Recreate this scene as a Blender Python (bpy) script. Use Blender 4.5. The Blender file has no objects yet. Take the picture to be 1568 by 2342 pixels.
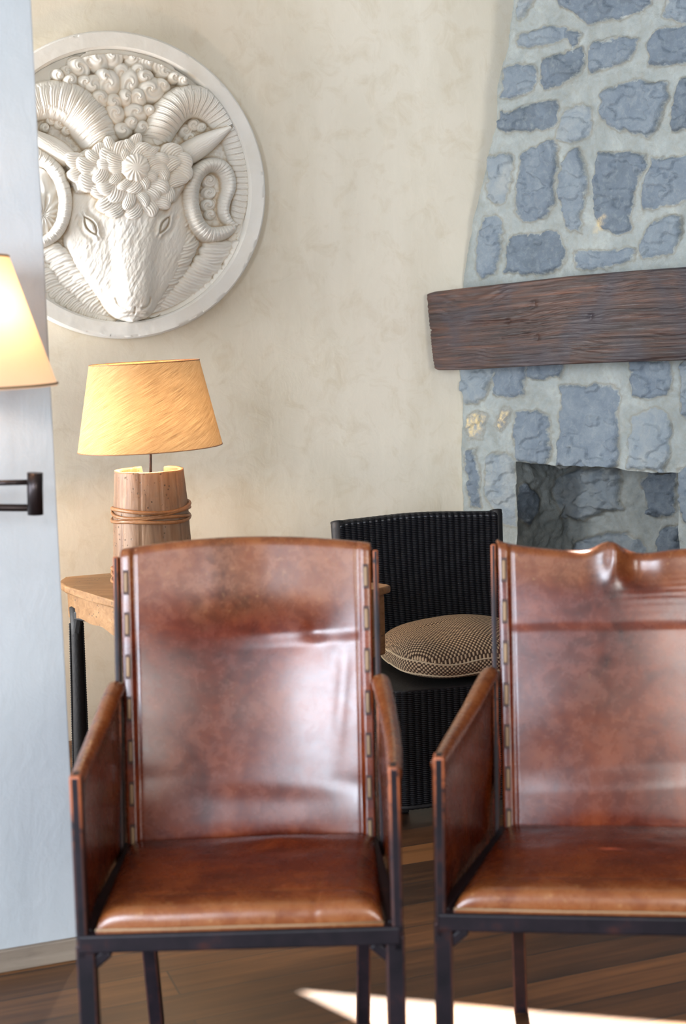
# Leather armchairs, barrel lamp and ram's head relief beside a stone fireplace
W3, W1_, W2_, W4_FILL = 340, 175, 205, 112
E_LAMP, E_SCONCE, E_SUN, EXPO = 20, 1.25, 50, 0.48
GRID_N = 640
import bpy, bmesh, math, random
import numpy as np
from mathutils import Vector, Matrix

random.seed(7); rng = np.random.default_rng(11)
sc = bpy.context.scene
COL = sc.collection
PI = math.pi

# ------------------------------------------------------------------ camera model
F = 3267.0; CX, CY = 784.0, 1171.0; EYE = 1.52
_p, _r = math.radians(7.6), math.radians(1.4)
_r0 = np.array([1, 0, 0.]); _u0 = np.array([0, math.sin(_p), math.cos(_p)])
FWD = np.array([0, math.cos(_p), -math.sin(_p)])
RT = math.cos(_r)*_r0 - math.sin(_r)*_u0
UP = math.cos(_r)*_u0 + math.sin(_r)*_r0
CAM = np.array([0, 0, EYE])
def ray(x, y): return FWD + RT*(x-CX)/F - UP*(y-CY)/F
def at_y(x, y, Y):
    d = ray(x, y); return CAM + d*(Y/d[1])
def at_h(x, y, h):
    d = ray(x, y); return CAM + d*((h-EYE)/d[2])
def on_plane(x, y, p0, n):
    d = ray(x, y); return CAM + d*(((p0-CAM) @ n)/(d @ n))
def proj(P):
    d = np.asarray(P, float) - CAM; z = d @ FWD
    return np.stack([CX + F*(d @ RT)/z, CY - F*(d @ UP)/z], -1)

# ------------------------------------------------------------------ mesh helpers
def V3(a): return Vector((float(a[0]), float(a[1]), float(a[2])))
def link(name, me, mat=None, parent=None, smooth=False):
    o = bpy.data.objects.new(name, me); COL.objects.link(o)
    if mat is not None:
        for m in (mat if isinstance(mat, (list, tuple)) else [mat]): me.materials.append(m)
    if parent is not None: o.parent = parent
    if smooth: me.polygons.foreach_set('use_smooth', [True]*len(me.polygons))
    return o
def thing(name, label, cat, loc=(0, 0, 0), rz=0.0, group=None):
    o = bpy.data.objects.new(name, None); COL.objects.link(o)
    o.location = loc; o.rotation_euler = (0, 0, rz); o.empty_display_size = .1
    o['label'] = label; o['category'] = cat
    if group: o['group'] = group
    return o
def tag(o, label=None, cat=None, kind=None, group=None):
    if label: o['label'] = label
    if cat: o['category'] = cat
    if kind: o['kind'] = kind
    if group: o['group'] = group
    return o
class MB:
    """collects shapes into one bmesh"""
    def __init__(s): s.bm = bmesh.new()
    def box(s, c, size, rot=None, bevel=0.0, seg=2, mi=0, bmi=None):
        r = bmesh.ops.create_cube(s.bm, size=1.0)
        vs = r['verts']
        M = Matrix.Translation(V3(c)) @ (rot.to_4x4() if rot is not None else Matrix.Identity(4)) @ Matrix.Diagonal((*size, 1))
        bmesh.ops.transform(s.bm, matrix=M, verts=vs)
        fs = set(f for v in vs for f in v.link_faces)
        for f in fs: f.material_index = mi
        if bevel > 0:
            es = set(e for v in vs for e in v.link_edges)
            br = bmesh.ops.bevel(s.bm, geom=list(es), offset=bevel, segments=seg, profile=.5, affect='EDGES')
            if bmi is not None:
                for f in br['faces']: f.material_index = bmi
        return s
    def bar(s, a, b, w, d, bevel=0.0, up=(0, 0, 1), seg=2, mi=0, bmi=None):
        a, b = V3(a), V3(b); ax = b-a; L = ax.length; ax.normalize()
        u = V3(up)
        if abs(ax.dot(u)) > .95: u = Vector((0, 1, 0))
        x = u.cross(ax).normalized(); y = ax.cross(x)
        R = Matrix((x, y, ax)).transposed()
        return s.box((a+b)/2, (w, d, L), R, bevel, seg, mi, bmi)
    def tube(s, pts, rad, seg=12, cap=True, closed=False):
        pts = [V3(p) for p in pts]; n = len(pts)
        rads = rad if isinstance(rad, (list, tuple)) else [rad]*n
        rings = []; prev = None
        for i, p in enumerate(pts):
            if closed: t = pts[(i+1) % n]-pts[i-1]
            else: t = pts[min(i+1, n-1)]-pts[max(i-1, 0)]
            t.normalize()
            if prev is None:
                u = Vector((0, 0, 1)) if abs(t.z) < .9 else Vector((1, 0, 0))
                x = u.cross(t).normalized()
            else: x = (prev - t*prev.dot(t)).normalized()
            prev = x; y = t.cross(x)
            rings.append([s.bm.verts.new(p+(x*math.cos(2*PI*k/seg)+y*math.sin(2*PI*k/seg))*rads[i]) for k in range(seg)])
        m = n if closed else n-1
        for i in range(m):
            A, B = rings[i], rings[(i+1) % n]
            for k in range(seg):
                f = s.bm.faces.new((A[k], A[(k+1) % seg], B[(k+1) % seg], B[k])); f.smooth = True
        if cap and not closed:
            s.bm.faces.new(rings[0][::-1]); s.bm.faces.new(rings[-1])
        return s
    def lathe(s, prof, c=(0, 0, 0), seg=48, tilt=None, closed=False, a0=0, a1=2*PI, fn=None):
        full = abs(a1-a0-2*PI) < 1e-6; N = seg if full else seg+1
        rings = []
        for (r, z) in prof:
            ring = []
            for k in range(N):
                a = a0+(a1-a0)*k/seg
                rr = r if fn is None else fn(r, z, a)
                v = Vector((rr*math.cos(a), rr*math.sin(a), z))
                if tilt is not None: v = tilt @ v
                ring.append(s.bm.verts.new(v+V3(c)))
            rings.append(ring)
        M = len(rings) if closed else len(rings)-1
        for i in range(M):
            A, B = rings[i], rings[(i+1) % len(rings)]
            for k in range(seg if full else seg):
                k2 = (k+1) % N if full else k+1
                f = s.bm.faces.new((A[k], A[k2], B[k2], B[k])); f.smooth = True
        if not closed:
            if prof[0][0] > 1e-5 and full: s.bm.faces.new(rings[0][::-1])
            if prof[-1][0] > 1e-5 and full: s.bm.faces.new(rings[-1])
        return s
    def prism(s, poly, z0, z1, bevel=0.0, mi=0):
        """poly: (x,y) list counter-clockwise"""
        lo = [s.bm.verts.new((p[0], p[1], z0)) for p in poly]; hi = [s.bm.verts.new((p[0], p[1], z1)) for p in poly]
        fs = [s.bm.faces.new(lo[::-1]), s.bm.faces.new(hi)]
        n = len(poly)
        for i in range(n): fs.append(s.bm.faces.new((lo[i], lo[(i+1) % n], hi[(i+1) % n], hi[i])))
        if bevel > 0:
            es = set(e for f in fs[:2] for e in f.edges)
            bmesh.ops.bevel(s.bm, geom=list(es), offset=bevel, segments=3, profile=.5, affect='EDGES')
        return s
    def build(s, name, mat, parent=None, smooth=False, origin=None, recalc=True):
        if recalc: bmesh.ops.recalc_face_normals(s.bm, faces=s.bm.faces)
        if origin is not None: bmesh.ops.translate(s.bm, verts=s.bm.verts, vec=-V3(origin))
        me = bpy.data.meshes.new(name); s.bm.to_mesh(me); s.bm.free()
        return link(name, me, mat, parent, smooth)

def grid_mesh(name, P, attrs=None, uv=None, mask=None, origin=None):
    """P: (ny,nx,3) array -> quad grid mesh, optionally only the masked quads"""
    ny, nx, _ = P.shape
    if origin is not None: P = P - np.asarray(origin)
    idx = np.arange(ny*nx).reshape(ny, nx)
    q = np.stack([idx[:-1, :-1], idx[:-1, 1:], idx[1:, 1:], idx[1:, :-1]], -1)
    q = q[mask] if mask is not None else q.reshape(-1, 4)
    used = np.unique(q); remap = np.zeros(ny*nx, int); remap[used] = np.arange(len(used))
    q = remap[q]; co = P.reshape(-1, 3)[used]
    me = bpy.data.meshes.new(name)
    me.vertices.add(len(co)); me.vertices.foreach_set('co', co.astype(np.float32).ravel())
    me.loops.add(q.size); me.loops.foreach_set('vertex_index', q.ravel().astype(np.int32))
    me.polygons.add(len(q)); me.polygons.foreach_set('loop_start', (np.arange(len(q))*4).astype(np.int32))
    me.polygons.foreach_set('loop_total', np.full(len(q), 4, np.int32))
    me.update(calc_edges=True)
    me.polygons.foreach_set('use_smooth', [True]*len(q))
    for k, a in (attrs or {}).items():
        at = me.attributes.new(k, 'FLOAT', 'POINT'); at.data.foreach_set('value', a.reshape(-1)[used].astype(np.float32))
    if uv is not None:
        l = me.uv_layers.new(name='UVMap'); u = uv.reshape(-1, 2)[used][q.ravel()]
        l.data.foreach_set('uv', u.astype(np.float32).ravel())
    me.validate(); me.update()
    return me
def grid_obj(name, P, mat, parent=None, **kw): return link(name, grid_mesh(name, P, **kw), mat, parent)
def solidify(o, t, offset=-1):
    m = o.modifiers.new('thick', 'SOLIDIFY'); m.thickness = t; m.offset = offset; return o

# ------------------------------------------------------------------ numpy noise
_T = rng.random((256, 256))
def vnoise(x, y, seed=0):
    x = np.asarray(x, float)+seed*17.3; y = np.asarray(y, float)+seed*31.7
    xi = np.floor(x).astype(int); yi = np.floor(y).astype(int); fx = x-xi; fy = y-yi
    fx = fx*fx*(3-2*fx); fy = fy*fy*(3-2*fy)
    g = lambda a, b: _T[a & 255, b & 255]
    return (g(xi, yi)*(1-fx)+g(xi+1, yi)*fx)*(1-fy)+(g(xi, yi+1)*(1-fx)+g(xi+1, yi+1)*fx)*fy - .5
def fbm(x, y, o=4, seed=0):
    r = 0; a = 1
    for i in range(o):
        r = r+a*vnoise(x*2**i, y*2**i, seed+i*3); a *= .5
    return r
def sstep(a, b, x):
    t = np.clip((x-a)/(b-a), 0, 1); return t*t*(3-2*t)

# ------------------------------------------------------------------ materials
class NT:
    def __init__(s, name):
        s.m = bpy.data.materials.new(name); s.m.use_nodes = True; s.t = s.m.node_tree
        s.t.nodes.clear(); s.out = s.n('ShaderNodeOutputMaterial')
    def n(s, kind, **kw):
        nd = s.t.nodes.new(kind)
        for k, v in kw.items():
            if k.startswith('i_'):
                key = k[2:].replace('_', ' ')
                nd.inputs[int(key) if key.isdigit() else key].default_value = v
            else: setattr(nd, k, v)
        return nd
    def l(s, a, b): s.t.links.new(a, b)
    def coord(s, kind='Object', scale=(1, 1, 1), rot=(0, 0, 0), loc=(0, 0, 0)):
        c = s.n('ShaderNodeTexCoord'); m = s.n('ShaderNodeMapping')
        m.inputs['Scale'].default_value = scale; m.inputs['Rotation'].default_value = rot; m.inputs['Location'].default_value = loc
        s.l(c.outputs[kind], m.inputs[0]); return m.outputs[0]
    def noise(s, vec, scale, detail=4, rough=.55, dist=0):
        n = s.n('ShaderNodeTexNoise'); n.inputs['Scale'].default_value = scale; n.inputs['Detail'].default_value = detail
        n.inputs['Roughness'].default_value = rough; n.inputs['Distortion'].default_value = dist
        s.l(vec, n.inputs['Vector']); return n.outputs['Fac']
    def ramp(s, fac, stops, interp='LINEAR'):
        r = s.n('ShaderNodeValToRGB'); r.color_ramp.interpolation = interp; e = r.color_ramp.elements
        while len(e) < len(stops): e.new(.5)
        for i, (p, c) in enumerate(stops):
            e[i].position = p; e[i].color = (*c, 1) if len(c) == 3 else c
        s.l(fac, r.inputs[0]); return r.outputs[0]
    def mix(s, fac, a, b, mode='MIX'):
        m = s.n('ShaderNodeMix', data_type='RGBA', blend_type=mode)
        for sock, v in ((m.inputs[0], fac), (m.inputs[6], a), (m.inputs[7], b)):
            if hasattr(v, 'links'): s.l(v, sock)
            elif isinstance(v, (int, float)): sock.default_value = v
            else: sock.default_value = (*v, 1)
        return m.outputs[2]
    def math(s, op, a, b=0.0, clamp=False):
        m = s.n('ShaderNodeMath', operation=op, use_clamp=clamp)
        for i, v in enumerate((a, b)):
            if hasattr(v, 'links'): s.l(v, m.inputs[i])
            else: m.inputs[i].default_value = v
        return m.outputs[0]
    def attr(s, name):
        a = s.n('ShaderNodeAttribute'); a.attribute_name = name; return a.outputs['Fac']
    def bump(s, h, strength=.3, dist=.01, normal=None):
        b = s.n('ShaderNodeBump'); b.inputs['Strength'].default_value = strength; b.inputs['Distance'].default_value = dist
        s.l(h, b.inputs['Height'])
        if normal is not None: s.l(normal, b.inputs['Normal'])
        return b.outputs[0]
    def principled(s, color, rough=.6, normal=None, **kw):
        p = s.n('ShaderNodeBsdfPrincipled')
        for nm, v in (('Base Color', color), ('Roughness', rough)):
            if hasattr(v, 'links'): s.l(v, p.inputs[nm])
            else: p.inputs[nm].default_value = (*v, 1) if not isinstance(v, (int, float)) else v
        for k, v in kw.items():
            k = k.replace('_', ' ')
            if hasattr(v, 'links'): s.l(v, p.inputs[k])
            else: p.inputs[k].default_value = v if isinstance(v, (int, float)) else (*v, 1)
        if normal is not None: s.l(normal, p.inputs['Normal'])
        s.l(p.outputs[0], s.out.inputs[0]); return p

def mat_plaster(name, base, tint, stain, amp=1.0, mark=.35):
    n = NT(name); c = n.coord('Object'); c2 = n.coord('Object', (1, 1, .35))
    a = n.noise(c2, 3.2, 6, .6, .6); b = n.noise(c, 11, 5, .65, .8); d = n.noise(c2, 30, 4, .6, 1.0)
    col = n.mix(n.ramp(a, [(.38, (0, 0, 0)), (.66, (1, 1, 1))]), base, tint)
    f = n.ramp(b, [(.50, (0, 0, 0)), (.74, (amp*.6,)*3)])
    col = n.mix(f, col, stain)
    col = n.mix(n.ramp(d, [(.5, (0, 0, 0)), (.8, (.35,)*3)]), col, tuple(min(1, x*1.08) for x in base))
    h = n.math('ADD', n.math('MULTIPLY', a, 1.2), n.math('ADD', b, n.math('MULTIPLY', d, .35)))
    n.principled(col, .62, n.bump(h, mark, .02)); return n.m

M = {}
M['plaster'] = mat_plaster('plaster_cream', (.78, .715, .59), (.70, .635, .505), (.62, .53, .38), 1.0, .06)
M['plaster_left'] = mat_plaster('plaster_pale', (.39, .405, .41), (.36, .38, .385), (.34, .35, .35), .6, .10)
M['ceiling'] = mat_plaster('ceiling_plaster', (.52, .50, .45), (.48, .46, .42), (.45, .4, .33), .5, .1)

def mat_floor():
    n = NT('dark_walnut_planks'); c = n.coord('Object')
    br = n.n('ShaderNodeTexBrick'); br.offset = .37; br.inputs['Scale'].default_value = 1.0
    br.inputs['Brick Width'].default_value = 1.9; br.inputs['Row Height'].default_value = .13
    br.inputs['Mortar Size'].default_value = .0022; br.inputs['Mortar Smooth'].default_value = .2; br.inputs['Bias'].default_value = 0
    br.inputs['Color1'].default_value = (0, 0, 0, 1); br.inputs['Color2'].default_value = (1, 1, 1, 1)
    n.l(c, br.inputs['Vector'])
    g = n.coord('Object', (1.2, 26, 1)); gr = n.noise(g, 2.0, 6, .6, .7)
    g2 = n.noise(n.coord('Object', (.5, 7, 1)), 2.3, 4, .6, 1.2)
    t = n.math('ADD', n.math('MULTIPLY', br.outputs['Color'], .40), n.math('MULTIPLY', n.math('ADD', gr, g2), .42))
    col = n.ramp(t, [(.25, (.008, .0035, .0018)), (.45, (.026, .010, .0035)), (.62, (.068, .026, .008)), (.82, (.15, .060, .018))])
    col = n.mix(br.outputs['Fac'], col, (.012, .008, .006))
    h = n.math('SUBTRACT', n.math('MULTIPLY', gr, .3), br.outputs['Fac'])
    n.principled(col, .42, n.bump(h, .25, .003)); return n.m
M['floor'] = mat_floor()

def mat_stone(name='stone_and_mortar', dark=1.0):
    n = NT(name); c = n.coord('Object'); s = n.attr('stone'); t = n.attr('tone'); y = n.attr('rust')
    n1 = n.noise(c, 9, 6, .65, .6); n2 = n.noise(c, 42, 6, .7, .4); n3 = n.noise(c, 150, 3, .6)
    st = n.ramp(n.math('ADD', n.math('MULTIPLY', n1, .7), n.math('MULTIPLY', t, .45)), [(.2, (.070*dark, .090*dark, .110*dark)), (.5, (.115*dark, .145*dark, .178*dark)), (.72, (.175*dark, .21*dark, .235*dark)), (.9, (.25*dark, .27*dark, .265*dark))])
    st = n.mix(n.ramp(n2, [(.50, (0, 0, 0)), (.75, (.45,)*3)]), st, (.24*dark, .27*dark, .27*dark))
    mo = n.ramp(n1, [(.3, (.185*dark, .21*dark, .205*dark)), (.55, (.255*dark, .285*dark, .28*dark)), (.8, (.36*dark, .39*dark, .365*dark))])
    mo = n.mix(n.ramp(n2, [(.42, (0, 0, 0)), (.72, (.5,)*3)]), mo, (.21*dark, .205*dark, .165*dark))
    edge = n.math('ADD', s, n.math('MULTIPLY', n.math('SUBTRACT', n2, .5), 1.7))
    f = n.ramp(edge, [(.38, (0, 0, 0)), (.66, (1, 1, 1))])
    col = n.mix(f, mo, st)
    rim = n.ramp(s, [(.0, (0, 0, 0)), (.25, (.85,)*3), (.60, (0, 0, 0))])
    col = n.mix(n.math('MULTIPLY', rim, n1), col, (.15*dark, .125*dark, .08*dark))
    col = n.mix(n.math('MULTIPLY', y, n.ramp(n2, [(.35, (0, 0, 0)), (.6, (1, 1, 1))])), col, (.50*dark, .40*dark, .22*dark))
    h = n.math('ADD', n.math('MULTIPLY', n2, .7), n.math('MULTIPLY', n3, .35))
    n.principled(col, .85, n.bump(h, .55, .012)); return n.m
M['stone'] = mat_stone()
M['shaded_stone'] = mat_stone('shaded_stone_and_mortar', .62)  # darker copy for the firebox: the recess's shade put into the stone colour

def mat_wood(name, cols, scale=(1, 14, 14), bumpk=.4, rough=.6, sc=4.0, pits=0.0, dist=1.3, grey=None, kind='Object'):
    n = NT(name); c = n.coord(kind, scale); a = n.noise(c, sc, 8, .62, dist)
    b = n.noise(n.coord(kind, tuple(x*.25 for x in scale)), sc, 3, .5, .5)
    f = n.math('ADD', n.math('MULTIPLY', a, .6), n.math('MULTIPLY', b, .4))
    k = len(cols); col = n.ramp(f, [(.3+.4*i/(k-1), cols[i]) for i in range(k)])
    if grey is not None:
        g = n.noise(n.coord('Object'), 5, 3, .5, .5)
        col = n.mix(n.ramp(g, [(.45, (0, 0, 0)), (.65, (.8,)*3)]), col, grey)
    h = a
    if pits > 0:
        v = n.n('ShaderNodeTexVoronoi'); v.inputs['Scale'].default_value = 70; n.l(n.coord('Object'), v.inputs['Vector'])
        pr = n.ramp(v.outputs['Distance'], [(.14, (1, 1, 1)), (.24, (0, 0, 0))])
        gate = n.ramp(n.noise(n.coord('Object'), 16, 2), [(.46, (0, 0, 0)), (.54, (1, 1, 1))])
        pf = n.math('MULTIPLY', n.math('MULTIPLY', pr, gate), pits)
        col = n.mix(pf, col, (.05, .03, .018)); h = n.math('SUBTRACT', a, pf)
    n.principled(col, rough, n.bump(h, bumpk, .006)); return n.m
M['beam'] = mat_wood('weathered_beam', [(.006, .005, .006), (.022, .012, .011), (.062, .028, .019), (.17, .068, .037)], (1.2, 30, 1), 1.0, .45, 3.0, 0, .6, (.028, .024, .032), 'UV')
M['table_wood'] = mat_wood('honey_pine', [(.14, .062, .021), (.235, .115, .040), (.32, .17, .068), (.38, .235, .11)], (2, 12, 12), .25, .5, 3.0, .8)
M['barrel'] = mat_wood('barrel_wood', [(.10, .05, .025), (.20, .105, .053), (.29, .17, .095), (.36, .24, .15)], (10, 10, 1.5), .35, .55, 4.0, .9, .8, (.27, .19, .13))
M['baseboard'] = mat_wood('greyed_skirting', [(.12, .09, .065), (.19, .145, .105), (.24, .19, .14)], (1, 10, 10), .2, .6)
M['cane'] = mat_wood('rattan_cane', [(.20, .085, .03), (.33, .15, .06), (.42, .22, .10)], (20, 20, 20), .2, .4)

def mat_leather(name, base=1.0):
    n = NT(name); c = n.coord('Object')
    w = n.attr('wear')
    a = n.noise(c, 4.5, 6, .62, .5); b = n.noise(c, 26, 6, .7, .3); g = n.noise(c, 420, 2, .5)
    f = n.math('ADD', n.math('MULTIPLY', a, .75), n.math('MULTIPLY', b, .25))
    col = n.ramp(f, [(.33, (.030, .0032, .001)), (.46, (.095, .012, .0025)), (.58, (.175, .030, .0045)), (.72, (.235, .056, .0085))])
    wf = n.math('MULTIPLY', w, n.ramp(n.math('ADD', n.math('MULTIPLY', b, .7), n.math('MULTIPLY', a, .3)), [(.30, (.15,)*3), (.66, (1, 1, 1))]))
    col = n.mix(wf, col, (.23, .078, .021))
    sp = n.ramp(n.noise(c, 75, 4, .7), [(.62, (0, 0, 0)), (.72, (1, 1, 1))])
    col = n.mix(n.math('MULTIPLY', sp, n.math('ADD', n.math('MULTIPLY', w, .6), .05)), col, (.42, .22, .09))
    h = n.math('ADD', n.math('MULTIPLY', g, .10), n.math('ADD', n.math('MULTIPLY', b, .30), n.math('MULTIPLY', n.noise(c, 90, 3, .6), .12)))
    r = n.math('ADD', n.math('MULTIPLY', b, .20), .17)
    n.principled(col, r, n.bump(h, .09, .006), Coat_Weight=.14, Coat_Roughness=.20, Specular_IOR_Level=.5); return n.m
M['leather'] = mat_leather('cognac_leather')

def mat_simple(name, col, rough=.5, metal=0.0, bs=0, bk=.1, **kw):
    n = NT(name); nrm = None
    if bs: nrm = n.bump(n.noise(n.coord('Object'), bs, 4), bk, .003)
    n.principled(col, rough, nrm, Metallic=metal, **kw); return n.m
def mat_iron():
    n = NT('dark_patinated_iron'); c = n.coord('Object'); a = n.noise(c, 18, 5, .6)
    col = n.ramp(a, [(.35, (.005, .004, .006)), (.6, (.012, .008, .011)), (.8, (.045, .014, .010))])
    n.principled(col, .46, n.bump(a, .15, .003), Metallic=.0, Specular_IOR_Level=.2); return n.m
M['iron'] = mat_iron()
def mat_copper():
    n = NT('worn_copper_edge'); c = n.coord('Object'); a = n.noise(c, 30, 5, .7)
    z = n.n('ShaderNodeSeparateXYZ'); tc = n.n('ShaderNodeTexCoord'); n.l(tc.outputs['Object'], z.inputs[0])
    a1 = n.math('MULTIPLY', n.math('SUBTRACT', z.outputs[2], .60), 9.0, True); a2 = n.math('MULTIPLY', n.math('SUBTRACT', .78, z.outputs[2]), 20.0, True); a3 = n.math('MULTIPLY', n.math('SUBTRACT', z.outputs[2], .92), 10.0, True)
    hi = n.math('ADD', n.math('MULTIPLY', a1, a2), a3, True)
    f = n.math('MULTIPLY', n.ramp(a, [(.36, (0, 0, 0)), (.5, (1, 1, 1))]), n.math('ADD', hi, .10), True)
    col = n.mix(f, (.010, .007, .010), (.34, .095, .035))
    n.principled(col, .45, None, Metallic=.0, Specular_IOR_Level=.35); return n.m
M['copper'] = mat_copper()
M['bronze'] = mat_simple('dark_bronze', (.030, .021, .020), .33, .7)
M['strap'] = mat_simple('pale_leather_strap', (.27, .165, .085), .6, 0, 60, .3)
M['hole'] = mat_simple('dark_leather_edge', (.045, .014, .008), .6)

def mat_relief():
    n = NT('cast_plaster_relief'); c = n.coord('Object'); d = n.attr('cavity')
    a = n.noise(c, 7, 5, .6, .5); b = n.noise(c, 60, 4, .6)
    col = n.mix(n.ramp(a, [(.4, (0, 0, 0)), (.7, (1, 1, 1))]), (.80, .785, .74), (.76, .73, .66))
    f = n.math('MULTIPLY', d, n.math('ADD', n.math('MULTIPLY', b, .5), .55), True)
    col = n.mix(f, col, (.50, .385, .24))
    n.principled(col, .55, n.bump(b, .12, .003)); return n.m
M['relief'] = mat_relief()

def mat_wicker():
    n = NT('black_woven_wicker'); tc = n.n('ShaderNodeTexCoord')
    sep = n.n('ShaderNodeSeparateXYZ'); n.l(tc.outputs['UV'], sep.inputs[0])
    w = n.math('SINE', n.math('MULTIPLY', sep.outputs[1], 2*PI*165)); ph = n.math('SINE', n.math('MULTIPLY', sep.outputs[0], 2*PI*26))
    h = n.math('ADD', n.math('MULTIPLY', w, .5), n.math('MULTIPLY', ph, .1))
    col = n.mix(n.math('ADD', n.math('MULTIPLY', w, .5), .5), (.002, .002, .003), (.008, .009, .013))
    n.principled(col, .27, n.bump(h, .9, .0022), Specular_IOR_Level=.28); return n.m
M['wicker'] = mat_wicker()
M['black_wood'] = mat_simple('black_painted_leg', (.004, .004, .005), .6, 0, 90, .5)

def mat_check():
    n = NT('brown_beige_check_weave'); tc = n.n('ShaderNodeTexCoord'); sep = n.n('ShaderNodeSeparateXYZ'); n.l(tc.outputs['UV'], sep.inputs[0])
    P = .0130
    a = n.math('SINE', n.math('MULTIPLY', sep.outputs[0], 2*PI/P)); b = n.math('SINE', n.math('MULTIPLY', sep.outputs[1], 2*PI/P))
    m = n.math('MULTIPLY', a, b)
    f = n.ramp(n.math('ADD', n.math('MULTIPLY', m, .5), .5), [(.50, (0, 0, 0)), (.62, (1, 1, 1))])
    col = n.mix(f, (.058, .030, .016), (.60, .45, .29))
    n.principled(col, .85, n.bump(n.math('ABSOLUTE', m), .5, .003)); return n.m
M['check'] = mat_check()
M['piping'] = mat_simple('beige_piping', (.58, .47, .32), .75, 0, 200, .3)

def mat_shade(name, c1, c2, trans, fib=True, k=1.0):
    n = NT(name); tc = n.n('ShaderNodeTexCoord'); sep = n.n('ShaderNodeSeparateXYZ'); n.l(tc.outputs['UV'], sep.inputs[0])
    if fib:
        u = n.math('ADD', n.math('MULTIPLY', sep.outputs[0], 4.4), n.math('MULTIPLY', sep.outputs[1], 2.0))
        v = n.math('ADD', n.math('MULTIPLY', sep.outputs[0], -2.0), n.math('MULTIPLY', sep.outputs[1], 4.4))
        cm = n.n('ShaderNodeCombineXYZ'); n.l(n.math('MULTIPLY', u, .5), cm.inputs[0]); n.l(n.math('MULTIPLY', v, 48.0), cm.inputs[1])
        s = n.noise(cm.outputs[0], 1.0, 3, .75, .25)
        fac = n.ramp(s, [(.40, (0, 0, 0)), (.60, (1, 1, 1))])
    else:
        fac = n.noise(tc.outputs['UV'], 3, 2)
    col = n.mix(fac, c1, c2)
    d = n.n('ShaderNodeBsdfDiffuse'); t = n.n('ShaderNodeBsdfTranslucent'); mx = n.n('ShaderNodeMixShader')
    n.l(col, d.inputs[0]); n.l(col, t.inputs[0]); mx.inputs[0].default_value = trans
    if fib:
        bp = n.bump(s, .5, .002); n.l(bp, d.inputs['Normal'])
        n.l(n.math('ADD', n.math('MULTIPLY', fac, .16), trans-.06), mx.inputs[0])
    n.l(d.outputs[0], mx.inputs[1]); n.l(t.outputs[0], mx.inputs[2]); n.l(mx.outputs[0], n.out.inputs[0]); return n.m
M['shade_raffia'] = mat_shade('golden_raffia_shade', (.33, .205, .095), (.56, .40, .225), .11)
M['shade_cream'] = mat_shade('cream_paper_shade', (.84, .60, .40), (.86, .62, .42), .55, False)
M['trim'] = mat_simple('brown_shade_trim', (.14, .10, .05), .7)
def mat_glow(name, col, k):
    n = NT(name); e = n.n('ShaderNodeEmission'); e.inputs[0].default_value = (*col, 1); e.inputs[1].default_value = k
    n.l(e.outputs[0], n.out.inputs[0]); return n.m
M['bulb'] = mat_glow('lit_bulb', (1, .72, .42), 25)
M['frame_white'] = mat_simple('white_window_paint', (.75, .75, .73), .45)

M['dark_panel'] = mat_wood('dark_timber_panelling', [(.03, .02, .015), (.06, .04, .03), (.09, .06, .04)], (8, 8, 1), .2, .6)

# ================================================================== ROOM
YAW = math.radians(20); D1 = np.array([math.cos(YAW), math.sin(YAW), 0]); N1 = np.array([math.sin(YAW), -math.cos(YAW), 0])
Z3 = np.array([0, 0, 1.0])
WP = on_plane(195, 1690, np.zeros(3), Z3)                    # a point where the rear wall meets the floor
BET = math.radians(48); E2 = np.array([math.cos(BET), -math.sin(BET), 0]); M2 = np.array([-math.sin(BET), -math.cos(BET), 0])
CORN = on_plane(1047, 950, WP, N1); CORN = np.array([CORN[0], CORN[1], 0.])
CEIL = 3.5
def w1(x):                                                     # y of the rear wall at x
    return WP[1] + (x-WP[0])*math.tan(YAW)
LX, RX, FY = -3.3, 2.35, -2.3

def wall_slab(name, a, b, t, mat, h=CEIL, kind='structure', holes=()):
    """vertical slab from a to b (floor points); thickness t to the left of a->b; holes = (s0,s1,z0,z1) along the length"""
    a, b = np.array([*a, 0.]), np.array([*b, 0.]); L = np.linalg.norm(b-a); e = (b-a)/L; nn = np.array([-e[1], e[0], 0])
    mb = MB(); xs = sorted({0, L, *[q for ho in holes for q in ho[:2]]}); zs = sorted({0, h, *[q for ho in holes for q in ho[2:]]})
    for i in range(len(xs)-1):
        for j in range(len(zs)-1):
            cx, cz = (xs[i]+xs[i+1])/2, (zs[j]+zs[j+1])/2
            if any(ho[0] < cx < ho[1] and ho[2] < cz < ho[3] for ho in holes): continue
            c = a+e*cx+nn*t/2+Z3*cz
            R = Matrix((V3(e), V3(nn), Vector((0, 0, 1)))).transposed()
            mb.box(c, (xs[i+1]-xs[i], t, zs[j+1]-zs[j]), R)
    bmesh.ops.remove_doubles(mb.bm, verts=mb.bm.verts, dist=1e-5)
    o = mb.build(name, mat); tag(o, kind=kind); return o

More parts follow.
